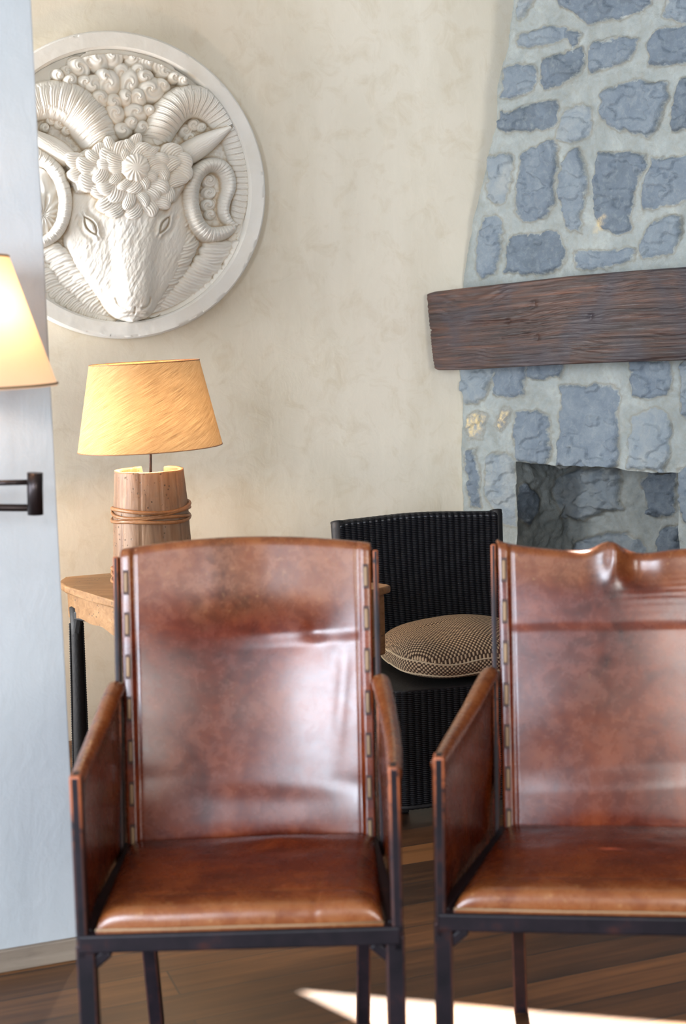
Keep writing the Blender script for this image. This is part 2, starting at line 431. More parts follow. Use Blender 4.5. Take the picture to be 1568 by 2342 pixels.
# rear plaster wall (left of a->b is the outside)
wall_slab('wall_back', (LX, w1(LX)), (1.6, w1(1.6)), .16, M['plaster'])
E_END = CORN + E2*2.5
wall_slab('wall_right', (RX, E_END[1]), (RX, FY), .16, M['dark_panel'])
def window_in(idx, a, b, t, z0, z1, s0, s1, nx, nz, power, col):
    """white casement with mullions in a hole, glass pane and the daylight coming through"""
    a, b = np.array([*a, 0.]), np.array([*b, 0.]); L = np.linalg.norm(b-a); e = (b-a)/L; nn = np.array([-e[1], e[0], 0])
    R = Matrix((V3(e), V3(nn), Vector((0, 0, 1)))).transposed()
    mb = MB(); w = s1-s0; h = z1-z0; c0 = a+e*(s0+s1)/2+nn*t*.55+Z3*(z0+z1)/2
    for sx in (-1, 1): mb.box(c0+e*sx*(w/2-.03), (.06, .07, h), R, .006)
    for sz in (-1, 1): mb.box(c0+Z3*sz*(h/2-.03), (w, .07, .06), R, .006)
    for i in range(1, nx): mb.box(c0+e*(-w/2+w*i/nx), (.045, .05, h-.08), R, .005)
    for i in range(1, nz): mb.box(c0+Z3*(-h/2+h*i/nz), (w-.08, .05, .04), R, .005)
    o = mb.build('window_%d' % idx, M['frame_white']); tag(o, kind='structure')
    ld = bpy.data.lights.new('daylight', 'AREA'); ld.shape = 'RECTANGLE'; ld.size = w*.98; ld.size_y = h*.98; ld.energy = power; ld.color = col
    lo = bpy.data.objects.new('daylight', ld); COL.objects.link(lo); lo.location = V3(c0+nn*.12)
    lo.rotation_euler = V3(-nn).to_track_quat('-Z', 'Y').to_euler(); return o
# camera-side wall with a wide window, left wall with two windows
wall_slab('wall_front', (RX, FY), (LX, FY), .16, M['dark_panel'], holes=[(RX+1.0, RX+3.2, .95, 2.75), (.08, 1.25, .95, 2.85)])
window_in(4, (RX, FY), (LX, FY), .16, .95, 2.85, .08, 1.25, 2, 2, W4_FILL, (1, .97, .92))  # unseen window added to brighten the rear wall and shape the leather highlights
window_in(3, (RX, FY), (LX, FY), .16, .95, 2.75, RX+1.0, RX+3.2, 3, 2, W3, (.78, .87, 1.0))
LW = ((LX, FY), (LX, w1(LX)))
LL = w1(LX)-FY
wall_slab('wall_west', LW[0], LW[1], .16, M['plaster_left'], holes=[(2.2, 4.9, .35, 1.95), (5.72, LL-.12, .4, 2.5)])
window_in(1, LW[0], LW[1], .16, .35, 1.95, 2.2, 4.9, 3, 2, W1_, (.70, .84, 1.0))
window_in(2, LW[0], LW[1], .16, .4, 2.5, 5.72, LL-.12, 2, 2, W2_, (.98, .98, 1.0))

# floor and ceiling (with an unseen opening added and shaped to throw the sun patch)
fl = MB().box((0, 0, -.05), (16, 16, .1)).build('floor', M['floor']); fl.rotation_euler = (0, 0, YAW); fl.location = (0, 2, 0); tag(fl, kind='structure')
sky = [(-.14, 5.14), (.47, 4.482), (.50, 4.452), (.60, 4.452), (.63, 4.485), (1.0, 4.482), (1.0, 4.87), (.47, 4.99)]
def ceiling():
    bm = bmesh.new()
    out = [(LX-.2, FY-.2), (RX+.2, FY-.2), (RX+.2, 6.6), (LX-.2, 6.6)]
    ov = [bm.verts.new((*p, CEIL)) for p in out]; iv = [bm.verts.new((*p, CEIL)) for p in sky]
    es = [bm.edges.new((ov[i], ov[(i+1) % 4])) for i in range(4)] + [bm.edges.new((iv[i], iv[(i+1) % len(iv)])) for i in range(len(iv))]
    bmesh.ops.triangle_fill(bm, edges=es, use_beauty=True)
    # the fill must leave the added sun opening clear
    for f in list(bm.faces):
        c = f.calc_center_median(); ins = False; n = len(sky)
        for i in range(n):
            (x1, y1), (x2, y2) = sky[i], sky[(i+1) % n]
            if (y1 > c.y) != (y2 > c.y) and c.x < (x2-x1)*(c.y-y1)/(y2-y1)+x1: ins = not ins
        if ins: bm.faces.remove(f)
    r = bmesh.ops.extrude_face_region(bm, geom=list(bm.faces))
    bmesh.ops.translate(bm, verts=[v for v in r['geom'] if isinstance(v, bmesh.types.BMVert)], vec=(0, 0, .02))
    bmesh.ops.recalc_face_normals(bm, faces=bm.faces)
    me = bpy.data.meshes.new('ceiling'); bm.to_mesh(me); bm.free()
    tag(link('ceiling', me, M['ceiling']), kind='structure')
ceiling()

# partition on the left that carries the swing-arm lamp
A = on_plane(187, 2189, np.zeros(3), Z3)
LWN = N1
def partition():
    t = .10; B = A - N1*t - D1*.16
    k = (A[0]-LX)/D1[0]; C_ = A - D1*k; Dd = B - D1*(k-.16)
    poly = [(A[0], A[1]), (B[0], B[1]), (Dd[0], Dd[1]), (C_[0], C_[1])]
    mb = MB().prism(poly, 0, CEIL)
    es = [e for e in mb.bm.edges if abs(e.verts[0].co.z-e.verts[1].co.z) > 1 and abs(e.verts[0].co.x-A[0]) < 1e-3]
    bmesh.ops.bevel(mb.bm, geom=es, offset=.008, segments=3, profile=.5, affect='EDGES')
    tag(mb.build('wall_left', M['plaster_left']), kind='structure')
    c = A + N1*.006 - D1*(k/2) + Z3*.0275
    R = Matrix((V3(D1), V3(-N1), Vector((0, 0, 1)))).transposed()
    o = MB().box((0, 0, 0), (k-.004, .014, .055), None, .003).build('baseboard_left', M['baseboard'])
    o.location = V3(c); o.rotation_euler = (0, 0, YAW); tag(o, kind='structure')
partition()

# ================================================================== STONE FIREPLACE
def zpoly(pts, ox, oy): return [(ox+x/2.579, oy+y/2.579) for x, y in pts]
S4 = [[(590,0),(660,0),(640,60),(600,110),(585,60)],
 [(800,-60),(1360,-60),(1350,20),(1250,80),(1150,100),(1080,110),(1000,130),(940,70),(880,50),(830,40)],
 [(600,210),(700,190),(760,170),(870,175),(880,215),(800,250),(700,265),(620,270),(590,240)],
 [(890,190),(940,200),(930,250),(900,280),(885,240)],
 [(500,420),(560,390),(660,390),(670,460),(660,530),(600,550),(520,570),(480,560),(490,490)],
 [(740,360),(800,340),(880,310),(960,300),(960,350),(940,420),(870,470),(800,500),(740,520),(715,480),(725,410)],
 [(1030,250),(1120,240),(1200,230),(1280,240),(1270,300),(1230,350),(1150,370),(1080,400),(1020,430),(1000,370),(1015,300)],
 [(1380,200),(1450,180),(1600,150),(1650,350),(1520,360),(1450,385),(1370,380),(1355,320),(1365,250)],
 [(490,660),(540,670),(610,640),(700,610),(810,605),(815,660),(780,740),(700,760),(600,760),(540,780),(480,740)],
 [(870,660),(930,630),(1000,640),(1010,720),(1000,790),(940,830),(860,840),(815,810),(830,750)],
 [(1080,560),(1180,510),(1300,490),(1450,500),(1460,560),(1440,640),(1400,740),(1350,800),(1280,790),(1200,760),(1110,720),(1065,660)],
 [(1550,470),(1700,460),(1720,760),(1500,760),(1485,690),(1510,590)],
 [(420,930),(480,910),(530,910),(530,1000),(520,1100),(500,1170),(460,1190),(415,1160),(405,1060)],
 [(600,920),(660,880),(790,830),(800,900),(795,1010),(780,1100),(790,1200),(740,1270),(650,1300),(580,1270),(575,1150),(590,1020)],
 [(880,910),(930,880),(960,940),(985,1040),(970,1140),(950,1250),(940,1360),(885,1350),(860,1250),(830,1130),(830,1030)],
 [(1070,910),(1180,905),(1320,920),(1320,980),(1280,1060),(1250,1180),(1240,1280),(1230,1360),(1150,1370),(1080,1340),(1050,1240),(1035,1130),(1050,1000)],
 [(1370,950),(1450,940),(1650,920),(1700,1150),(1500,1190),(1400,1220),(1330,1230),(1325,1130),(1350,1040)],
 [(390,1290),(440,1280),(480,1330),(490,1400),(460,1500),(440,1600),(380,1620),(345,1570),(360,1440)],
 [(560,1400),(640,1390),(720,1380),(800,1370),(830,1430),(860,1480),(830,1570),(740,1600),(620,1600),(510,1590),(520,1480)],
 [(1390,1310),(1460,1290),(1540,1280),(1540,1380),(1500,1480),(1410,1510),(1310,1510),(1320,1430),(1350,1360)],
 [(930,1500),(1050,1490),(1150,1490),(1270,1480),(1240,1540),(1100,1570),(990,1590),(940,1570)],
 [(1470,20),(1568,-20),(1700,20),(1680,120),(1520,120),(1455,90)]]
S5 = [[(250,600),(440,600),(440,640),(400,720),(380,780),(340,820),(270,820),(250,740)],
 [(460,590),(620,590),(620,720),(600,790),(520,790),(450,780)],
 [(640,590),(840,590),(830,660),(740,680),(650,670)],
 [(570,890),(690,880),(750,920),(765,1000),(755,1160),(740,1180),(640,1175),(570,1165)],
 [(840,735),(1000,740),(1100,735),(1160,750),(1160,900),(1160,1100),(1160,1200),(1080,1215),(900,1205),(830,1190),(835,1000),(840,850)],
 [(1250,590),(1350,590),(1470,590),(1480,700),(1460,770),(1360,790),(1260,780),(1245,700)],
 [(1270,910),(1380,870),(1460,900),(1470,1000),(1470,1150),(1450,1220),(1340,1215),(1240,1200),(1245,1050)],
 [(1545,600),(1700,600),(1700,1000),(1550,900)],
 [(420,1150),(500,1130),(550,1180),(560,1300),(565,1450),(560,1560),(480,1520),(430,1430),(400,1350),(400,1240)],
 [(280,1120),(320,1110),(340,1230),(345,1350),(345,1440),(310,1430),(295,1300),(270,1200)],
 [(1530,1240),(1650,1210),(1650,1560),(1560,1520)]]
RUST = [zpoly(p, 960, 600) for p in ([(280,920),(340,890),(380,910),(375,960),(360,1020),(300,1020),(275,980)], [(480,880),(525,880),(510,930),(470,990),(455,970)])] + [zpoly([(1060,1310),(1120,1280),(1080,1360),(1030,1370)], 960, 0)]
STONES = [zpoly(p, 960, 0) for p in S4] + [zpoly(p, 960, 600) for p in S5] + [RUST[0], RUST[1]]
for yy in range(-900, 1900, 135):                                # stones past the right edge and above the picture
    for xx in range(1180, 3400, 120):
        x0 = xx+rng.uniform(0, 50); y0 = yy+rng.uniform(-15, 15)
        if x0 > 1655 or y0+120 < -40 or (y0 > 1400 and x0 > 1130):
            w, h = rng.uniform(65, 100), rng.uniform(60, 115)
            STONES.append([(x0+rng.uniform(-8, 8), y0), (x0+w, y0+rng.uniform(-10, 10)), (x0+w+rng.uniform(-10, 10), y0+h), (x0+rng.uniform(-8, 8), y0+h+rng.uniform(-8, 8))])
NICHE = [zpoly([(790,1290),(900,1240),(1030,1222),(1170,1220),(1190,1330),(1190,1440),(1080,1460),(1000,1500),(840,1500),(800,1400)], 960, 600),
 zpoly([(1310,1300),(1400,1235),(1520,1240),(1500,1340),(1510,1450),(1460,1500),(1380,1490),(1340,1400)], 960, 600),
 zpoly([(950,1650),(1100,1600),(1250,1600),(1330,1650),(1400,1900),(900,1900)], 960, 600),
 zpoly([(600,1320),(680,1370),(690,1420),(640,1530),(580,1500)], 960, 600), zpoly([(1440,1580),(1540,1560),(1550,1800),(1440,1800)], 960, 600)]

def sdf(poly, X, Y):
    P = np.array(poly); best = np.full(X.shape, 1e9); ins = np.zeros(X.shape, bool); n = len(P)
    for i in range(n):
        ax, ay = P[i]; bx, by = P[(i+1) % n]; ex, ey = bx-ax, by-ay
        t = np.clip(((X-ax)*ex+(Y-ay)*ey)/(ex*ex+ey*ey), 0, 1)
        best = np.minimum(best, (X-ax-t*ex)**2+(Y-ay-t*ey)**2)
        c = ((ay > Y) != (by > Y)); ins ^= c & (X < (ex)*(Y-ay)/(ey if abs(ey) > 1e-9 else 1e-9)+ax)
    d = np.sqrt(best); return np.where(ins, -d, d)
def stone_fields(X, Y, polys):
    wx = X + 9*fbm(X/26, Y/26, 4, 3)+5*fbm(X/9, Y/9, 3, 13); wy = Y + 9*fbm(X/26, Y/26, 4, 9)+5*fbm(X/9, Y/9, 3, 19)
    S = np.zeros(X.shape); T = np.zeros(X.shape); H = np.zeros(X.shape)
    for k, pl in enumerate(polys):
        q = np.array(pl); x0, y0 = q.min(0)-14; x1, y1 = q.max(0)+14
        m = (wx > x0) & (wx < x1) & (wy > y0) & (wy < y1)
        if not m.any(): continue
        d = sdf(pl, wx[m], wy[m])-3.0; s = sstep(9, -8, d)
        r = random.Random(k*13+5); tilt = (r.uniform(-1, 1), r.uniform(-1, 1)); cxy = q.mean(0)
        hh = s*(.006+.007*r.random()) + s*(.00012*(tilt[0]*(wx[m]-cxy[0])+tilt[1]*(wy[m]-cxy[1]))) - .0035*np.exp(-((d-4)/5)**2)
        S[m] = np.maximum(S[m], s); T[m] = np.where(s > .02, r.random(), T[m]); H[m] = np.where(s > .0, np.maximum(H[m], hh), H[m]+hh)
    H = H + S*.007*np.abs(fbm(X/30, Y/18, 4, 21)) + S*.010*(sstep(.05, .09, fbm(X/34, Y/26, 3, 40))) + (1-S)*.012*fbm(X/60, Y/60, 4, 30) + .003*fbm(X/9, Y/9, 3, 50)
    R_ = np.zeros(X.shape)
    for pl in RUST: R_ = np.maximum(R_, sstep(6, -4, sdf(pl, wx, wy)))
    return S, T, H, R_

def Spt(u, v, off=0.0):
    u, v, off = np.broadcast_arrays(np.asarray(u, float), np.asarray(v, float), np.asarray(off, float))
    return CORN + u[..., None]*E2 + v[..., None]*Z3 + off[..., None]*M2
def uv_of(x, y, off=0.0):
    p = on_plane(x, y, CORN+M2*off, M2); return (p-CORN) @ E2, p[2]
edge_px = [(1185,-420),(1175,-150),(1167,0),(1162,39),(1154,109),(1131,194),(1129,240),(1129,287),(1109,357),(1096,423),(1080,489),(1065,562),(1057,620),(1051,658),(1044,750),(1043,852),(1051,922),(1051,970),(1049,1046),(1053,1174),(1060,1400),(1065,1700)]
eb = np.array([uv_of(*p) for p in edge_px]); eb = eb[np.argsort(eb[:, 1])]
def u_left(v): return np.interp(v, eb[:, 1], eb[:, 0])
nu1, nvt = uv_of(1181, 1057); nu2, nvt2 = uv_of(1553, 1079); nvt = (nvt+nvt2)/2; nvb = .42
UM = 2.45
fire = thing('stone_fireplace', 'blue-grey rubble stone fireplace with thick pale mortar and a small square opening', 'fireplace', tuple(CORN+E2*.9))
FO = np.array(fire.location)
def face_off(u, v):
    p = proj(Spt(u, v)); S, T, H, R_ = stone_fields(p[..., 0], p[..., 1], STONES)
    e = u-u_left(v); H = H - .02*np.exp(-np.clip(e, 0, 9)/.012); return S, T, H, R_
def cols(v, ds):
    ul = u_left(v)
    a = np.linspace(0, 1, max(3, int(nu1/ds)), endpoint=False)[None]*(nu1-ul)[:, None]+ul[:, None]
    b = np.broadcast_to(np.linspace(nu1, nu2, int((nu2-nu1)/ds), endpoint=False)[None], (len(v), int((nu2-nu1)/ds)))
    c = np.broadcast_to(np.concatenate([np.arange(nu2, 1.25, ds), np.arange(1.25, UM, .012)])[None], (len(v), len(np.arange(nu2, 1.25, ds))+len(np.arange(1.25, UM, .012))))
    return np.concatenate([a, b, c], 1), a.shape[1], a.shape[1]+b.shape[1]
vs = np.concatenate([np.arange(0, nvb, .03), np.arange(nvb, nvt, .0045), np.arange(nvt, 2.78, .0045), np.arange(2.79, CEIL, .03), [CEIL]])
U, ia, ib = cols(vs, .0045); V = np.broadcast_to(vs[:, None], U.shape).copy()
jb0 = int(np.argmin(abs(vs-nvb))); jt0 = int(np.argmin(abs(vs-nvt)))
# ragged lintel and jambs
V += .016*fbm(U*9, V*0+3, 3, 5)*np.exp(-((V-vs[jt0])/.03)**2)*((U > nu1-.1) & (U < nu2+.1))
S_, T_, H_, R_ = face_off(U, V)
P = Spt(U, V, H_)
ret = np.stack([P[:, 0]-M2*.8*k for k in (1, .5, .1, .02)], 1)
Pf = np.concatenate([ret, P], 1)
pad = lambda a: np.concatenate([np.repeat(a[:, :1], 4, 1), a], 1)
msk = np.ones((Pf.shape[0]-1, Pf.shape[1]-1), bool); msk[jb0:jt0, ia+4:ib+4] = False
grid_obj('stone_face', Pf, M['stone'], fire, attrs={'stone': pad(S_), 'tone': pad(T_), 'rust': pad(R_)}, mask=msk, origin=FO)
# firebox: jambs, lintel underside, hearth and back in one shell, starting exactly on the face's edge
DEP = .30
rim = [P[j, ia] for j in range(jb0, jt0)] + [P[jt0, i] for i in range(ia, ib)] + [P[j, ib] for j in range(jt0, jb0, -1)] + [P[jb0, i] for i in range(ib, ia-1, -1)]
rim = np.array(rim); ts = np.concatenate([[0], np.linspace(.01, 1, 46)])
tube_ = rim[:, None, :] - M2*(DEP*ts)[None, :, None]
base = (rim-CORN); ru = base @ E2; rv = base[:, 2]
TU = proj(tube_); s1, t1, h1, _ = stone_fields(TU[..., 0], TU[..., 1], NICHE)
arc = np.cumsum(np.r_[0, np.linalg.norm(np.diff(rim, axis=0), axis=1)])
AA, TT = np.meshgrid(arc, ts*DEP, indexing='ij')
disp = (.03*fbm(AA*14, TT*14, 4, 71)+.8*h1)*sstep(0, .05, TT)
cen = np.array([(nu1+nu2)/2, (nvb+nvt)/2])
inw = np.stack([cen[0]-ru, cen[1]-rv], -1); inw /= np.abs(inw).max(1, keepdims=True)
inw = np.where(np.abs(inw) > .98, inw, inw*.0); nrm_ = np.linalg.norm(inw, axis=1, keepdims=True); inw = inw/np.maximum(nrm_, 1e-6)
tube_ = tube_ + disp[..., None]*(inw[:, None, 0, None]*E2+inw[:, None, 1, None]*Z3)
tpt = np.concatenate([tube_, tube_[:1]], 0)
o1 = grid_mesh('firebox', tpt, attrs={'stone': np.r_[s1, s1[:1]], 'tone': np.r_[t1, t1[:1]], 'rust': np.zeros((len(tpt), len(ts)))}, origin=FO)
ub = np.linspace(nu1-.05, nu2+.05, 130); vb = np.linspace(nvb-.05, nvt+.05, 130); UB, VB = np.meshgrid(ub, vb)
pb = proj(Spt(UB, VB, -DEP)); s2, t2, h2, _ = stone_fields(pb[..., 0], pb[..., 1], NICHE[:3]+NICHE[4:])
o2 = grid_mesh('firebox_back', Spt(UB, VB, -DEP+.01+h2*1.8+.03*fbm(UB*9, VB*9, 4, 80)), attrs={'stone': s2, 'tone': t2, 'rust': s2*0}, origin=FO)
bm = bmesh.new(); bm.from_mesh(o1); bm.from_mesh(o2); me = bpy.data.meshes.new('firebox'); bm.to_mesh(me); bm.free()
link('firebox', me, M['shaded_stone'], fire)['label'] = 'rough recessed opening in the stonework'

# mantel beam
def mantel():
    OFF = .17
    top = np.array([(972,673),(985,669),(1050,661),(1150,650),(1300,633),(1430,622),(1568,612),(1900,585),(2300,552)], float)
    bot = np.array([(989,843),(1000,847),(1060,846),(1150,841),(1300,833),(1430,828),(1568,824),(1900,812),(2300,797)], float)
    ts = np.linspace(0, 1, 420)**1.15; ks = np.linspace(0, 1, len(top))
    ks = np.array([0, .01, .06, .13, .24, .34, .44, .69, 1.0])
    T = np.stack([np.interp(ts, ks, top[:, i]) for i in (0, 1)], 1); B = np.stack([np.interp(ts, ks, bot[:, i]) for i in (0, 1)], 1)
    T3 = np.array([on_plane(x, y, CORN+M2*OFF, M2) for x, y in T]); B3 = np.array([on_plane(x, y, CORN+M2*OFF, M2) for x, y in B])
    rows = []
    L = np.linalg.norm(T3-T3[0], axis=1)
    na = 90; nb = 14
    for k in range(na+1):                                          # front face with grain, checks and knots
        f = k/na; p = B3*(1-f)+T3*f; z = f*.3
        g = .0016*np.sin(z*420+9*fbm(L*2.2, z*6+0*L, 3, 4)*3.0)+.004*fbm(L*3, z*40+0*L, 3, 6)
        crack = .010*np.exp(-((z-.150-.020*np.sin(L*5)-.012*fbm(L*7, 0*L, 2, 8))/.0035)**2)*sstep(.16, .26, L)*sstep(.62, .5, L)
        crack += .008*np.exp(-((z-.12-.01*np.sin(L*9+1))/.003)**2)*sstep(.36, .42, L)*sstep(.56, .5, L)
        crack += .007*np.exp(-((z-.155)/.004)**2)*sstep(.07, .02, L)
        for (kx, kz) in ((.545, .22), (.56, .10), (.80, .16), (.42, .165)):
            crack += .008*np.exp(-((L-kx)/.010)**2-((z-kz)/.011)**2)
        ed = .006*(np.exp(-z/.006)+np.exp(-(.3-z)/.006)) + .008*np.exp(-L/.006)
        rows.append(p + M2*(g-crack-ed)[:, None])
    topb = [rows[-1]-M2*(OFF+.06)*q/nb + Z3*(.004*math.sin(q)) for q in range(1, nb+1)]
    botb = [rows[0]-M2*(OFF+.06)*q/nb for q in range(nb, 0, -1)]
    G = np.array(botb+rows+topb); G = np.concatenate([G, G[:1]], 0)
    KK = np.linspace(0, len(G)*.0033, len(G)); me = grid_mesh('mantel_beam', G, origin=FO, uv=np.stack(np.meshgrid(L, KK), -1))
    bm = bmesh.new(); bm.from_mesh(me)
    bmesh.ops.remove_doubles(bm, verts=bm.verts, dist=1e-6)
    be = [e for e in bm.edges if e.is_boundary]; bmesh.ops.holes_fill(bm, edges=be, sides=0)
    bmesh.ops.recalc_face_normals(bm, faces=bm.faces); bm.to_mesh(me); bm.free()
    for p in me.polygons: p.use_smooth = len(p.vertices) == 4
    link('mantel_beam', me, M['beam'], fire)['label'] = 'long dark brown weathered timber mantel'
mantel()

# ================================================================== RAM MEDALLION
MR = .535; OFFD = .075
MC = WP + D1*0; MC = None
_c0 = on_plane(276, 424, WP+N1*OFFD, N1)
uc = 1.058
MC = _c0 + D1*(uc - _c0 @ D1); MC[2] = 2.012
MBASE = MC - N1*OFFD
med = thing('wall_medallion', "round off-white plaster relief of a ram's head hanging on the cream wall", 'wall relief', tuple(MBASE))
GN = GRID_N
lin = np.linspace(-MR, MR, GN); GU, GV = np.meshgrid(lin, lin); RR = np.hypot(GU, GV)
dome = .03 + .10*sstep(.52, .12, np.hypot(GU*1.15-.02, GV-.03))
PX = proj(MBASE + GU[..., None]*D1 + GV[..., None]*Z3 + dome[..., None]*N1); X, Y = PX[..., 0], PX[..., 1]
H = np.full(X.shape, .028); LB = np.zeros(X.shape, int); SM = np.zeros(X.shape)
LAB = dict(backing_disc=0, rim=1, ram_face=2, horn=3, horn_b=4, ear=5, ear_b=6, fleece=7)
def put(h, label, m=None):
    global H, LB
    w = h > H
    if m is not None: w &= m
    H = np.where(w, h, H); LB = np.where(w, LAB[label], LB)
def tube_f(path, base, ridge=0, amp=0, prof=.5, label='horn', tilt=0.0):
    """path: (x, y, r, top height)"""
    best = np.full(X.shape, 9.0); hh = np.zeros(X.shape); ss = np.zeros(X.shape); sg = np.zeros(X.shape); acc = 0
    # densify
    P_ = np.array(path, float); n = len(P_); tt = np.linspace(0, n-1, (n-1)*7+1); Q = []
    for t in tt:
        i = int(min(t, n-2)); f = t-i; p0 = P_[max(i-1, 0)]; p1 = P_[i]; p2 = P_[i+1]; p3 = P_[min(i+2, n-1)]
        Q.append(.5*((2*p1)+(-p0+p2)*f+(2*p0-5*p1+4*p2-p3)*f*f+(-p0+3*p1-3*p2+p3)*f**3))
    for a, b in zip(Q[:-1], Q[1:]):
        e = b[:2]-a[:2]; L = math.hypot(*e)
        if L < 1e-6: continue
        t = np.clip(((X-a[0])*e[0]+(Y-a[1])*e[1])/(L*L), 0, 1)
        dx = X-a[0]-t*e[0]; dy = Y-a[1]-t*e[1]; r = a[2]+(b[2]-a[2])*t; d = np.hypot(dx, dy)/r
        w = d < best; best = np.where(w, d, best); hh = np.where(w, a[3]+(b[3]-a[3])*t, hh); ss = np.where(w, acc+t*L, ss)
        sg = np.where(w, np.sign(e[0]*dy-e[1]*dx)*d, sg); acc += L
    q = np.clip(1-best**2, 0, 1)**prof
    h = base + (hh-base)*q
    if ridge:
        ph = ss/ridge + .22*sg*sg + .12*fbm(X/30, Y/30, 2, 5); fr = ph-np.floor(ph)
        h = h + amp*(fr**.6 - .5 - .6*np.exp(-((fr-.02)/.06)**2) - .6*np.exp(-((fr-.98)/.06)**2))*sstep(1.0, .8, best) + amp*.25*np.sin(ph*2*PI*4)*sstep(1, .8, best)
    put(h, label, best < 1)
    return best
def curl(cx, cy, r, top, base, ang=0.0, turn=1.5, label='fleece', sq=1.0, sgn=1):
    m = (abs(X-cx) < 1.6*r) & (abs(Y-cy) < 1.6*r)
    c, s = math.cos(ang), math.sin(ang)
    dx = (X-cx)*c+(Y-cy)*s; dy = (-(X-cx)*s+(Y-cy)*c)/sq; d = np.hypot(dx, dy)/r
    th = np.arctan2(dy, dx)*sgn
    g = np.sin(th + 2*PI*turn*np.sqrt(np.clip(d, .02, 2)))
    fine = np.sin(3*th + 6*PI*turn*np.sqrt(np.clip(d, .02, 2)))
    h = base+(top-base)*np.clip(1-d**2, 0, 1)**.45 + (.0042*g+.0016*fine)*sstep(1.0, .75, d)
    put(h, label, m & (d < 1))
def tuft(cx, cy, r, top, base, ang, label='fleece', sq=.75, n=5):
    """an elongated lock pointing along ang with curved strands"""
    m = (abs(X-cx) < 1.7*r) & (abs(Y-cy) < 1.7*r)
    c, s = math.cos(ang), math.sin(ang)
    dx = ((X-cx)*c+(Y-cy)*s)/r; dy = (-(X-cx)*s+(Y-cy)*c)/(r*sq); dy2 = dy-.35*dx*dx; d = np.hypot(dx, dy2)
    st = np.sin(dy2*n*PI*.9 + dx*1.2 + 1.6*fbm(X/14, Y/14, 2, 61))
    h = base+(top-base)*np.clip(1-d**2, 0, 1)**.5*(.8+.25*np.clip(dx, -1, 1)) + .0017*st*sstep(1, .7, d)
    put(h, label, m & (d < 1))
rnd = random.Random(4)
# soft fleece ground behind everything
put(.034+.012*fbm(X/16, Y/16, 3, 60)+.006*np.abs(fbm(X/7, Y/7, 2, 61)), 'fleece', sdf([(90,205),(150,150),(230,118),(300,112),(380,140),(420,190),(470,230),(560,330),(566,430),(540,560),(470,660),(380,722),(300,738),(200,715),(120,660),(60,560),(0,400),(30,250)], X, Y) < 0)
for (x, y, r, a) in [(132,173,14,.5),(152,165,14,.2),(180,156,25,.7),(205,140,20,.3),(224,136,27,.9),(256,128,26,1.2),(266,118,18,.8),(288,122,17,.5),(306,132,20,1.8),(322,128,16,.2),(338,142,20,1.5),(352,134,14,.3),(366,150,19,1.1),(378,168,20,.6),(396,178,15,.2),(414,186,15,.8),
                     (160,186,17,.5),(196,188,18,.3),(214,196,22,.7),(240,178,22,.9),(252,194,30,1.1),(282,168,22,1.0),(300,192,32,1.5),(330,178,20,.3),(345,205,30,.4),(372,196,18,.8),(318,162,18,1.),(232,224,23,.6),(262,232,20,.5),(290,222,20,1.1),(318,222,22,.9),(268,256,26,.8),(316,254,28,.4),(286,294,22,.3),(330,288,18,.7),(306,276,16,.7),(345,250,16,.4)]:
    curl(x, y, r*1.28, .070+.018*(y > 170)+.014*(y > 215)+rnd.uniform(-.004, .004), .032, a, rnd.uniform(.9, 1.3), sq=rnd.uniform(.7, 1.0), sgn=rnd.choice((1, -1)))
# horns: back sweep first
tube_f([(362,318,36,.100),(378,276,42,.118),(404,242,42,.118),(440,232,38,.105),(482,246,35,.092),(518,290,30,.078),(540,345,26,.068),(549,410,23,.062),(546,470,19,.058),(534,522,14,.052)], .030, 13.5, .0058, .5, 'horn')
tube_f([(238,318,46,.112),(214,278,52,.128),(170,240,50,.122),(120,228,46,.110),(76,236,42,.100),(40,262,38,.092),(8,310,34,.085),(-8,370,32,.08),(0,440,28,.075)], .030, 21, .0050, .5, 'horn_b')
tube_f([(150,262,12,.108),(122,248,12,.104),(96,246,12,.100),(60,256,12,.09)], .06, 12, .0035, .5, 'horn_b')
for (x, y, r) in [(428,296,16),(446,284,15),(462,290,12),(440,312,15),(120,268,16),(140,278,15),(158,292,13),(480,412,17),(480,440,16),(478,468,16),(482,490,13),(104,290,12)]:
    curl(x, y, r, .062, .034, rnd.uniform(0, 3), 1.3)
# ears
def ear(a, b, w, top, label):
    ax, ay = a; bx, by = b; L = math.hypot(bx-ax, by-ay); ex, ey = (bx-ax)/L, (by-ay)/L
    t = ((X-ax)*ex+(Y-ay)*ey)/L; s = (-(X-ax)*ey+(Y-ay)*ex)
    wid = w*np.clip(np.sin(PI*np.clip(t, 0, 1)**.72), 0, 1)**.75*(1-.25*t)+.01
    d = np.abs(s)/wid; m = (t > 0) & (t < 1) & (d < 1)
    h = .055+(top-.055)*np.clip(1-d**2.4, 0, 1)**.5*(1-.15*t) - .0005*np.sin(s*1.3+fbm(X/9, Y/9, 2, 3)*4)*np.clip(1-d, 0, 1)
    put(h, label, m)
ear((398,372), (526,291), 30, .112, 'ear')
ear((182,372), (40,292), 29, .116, 'ear_b')
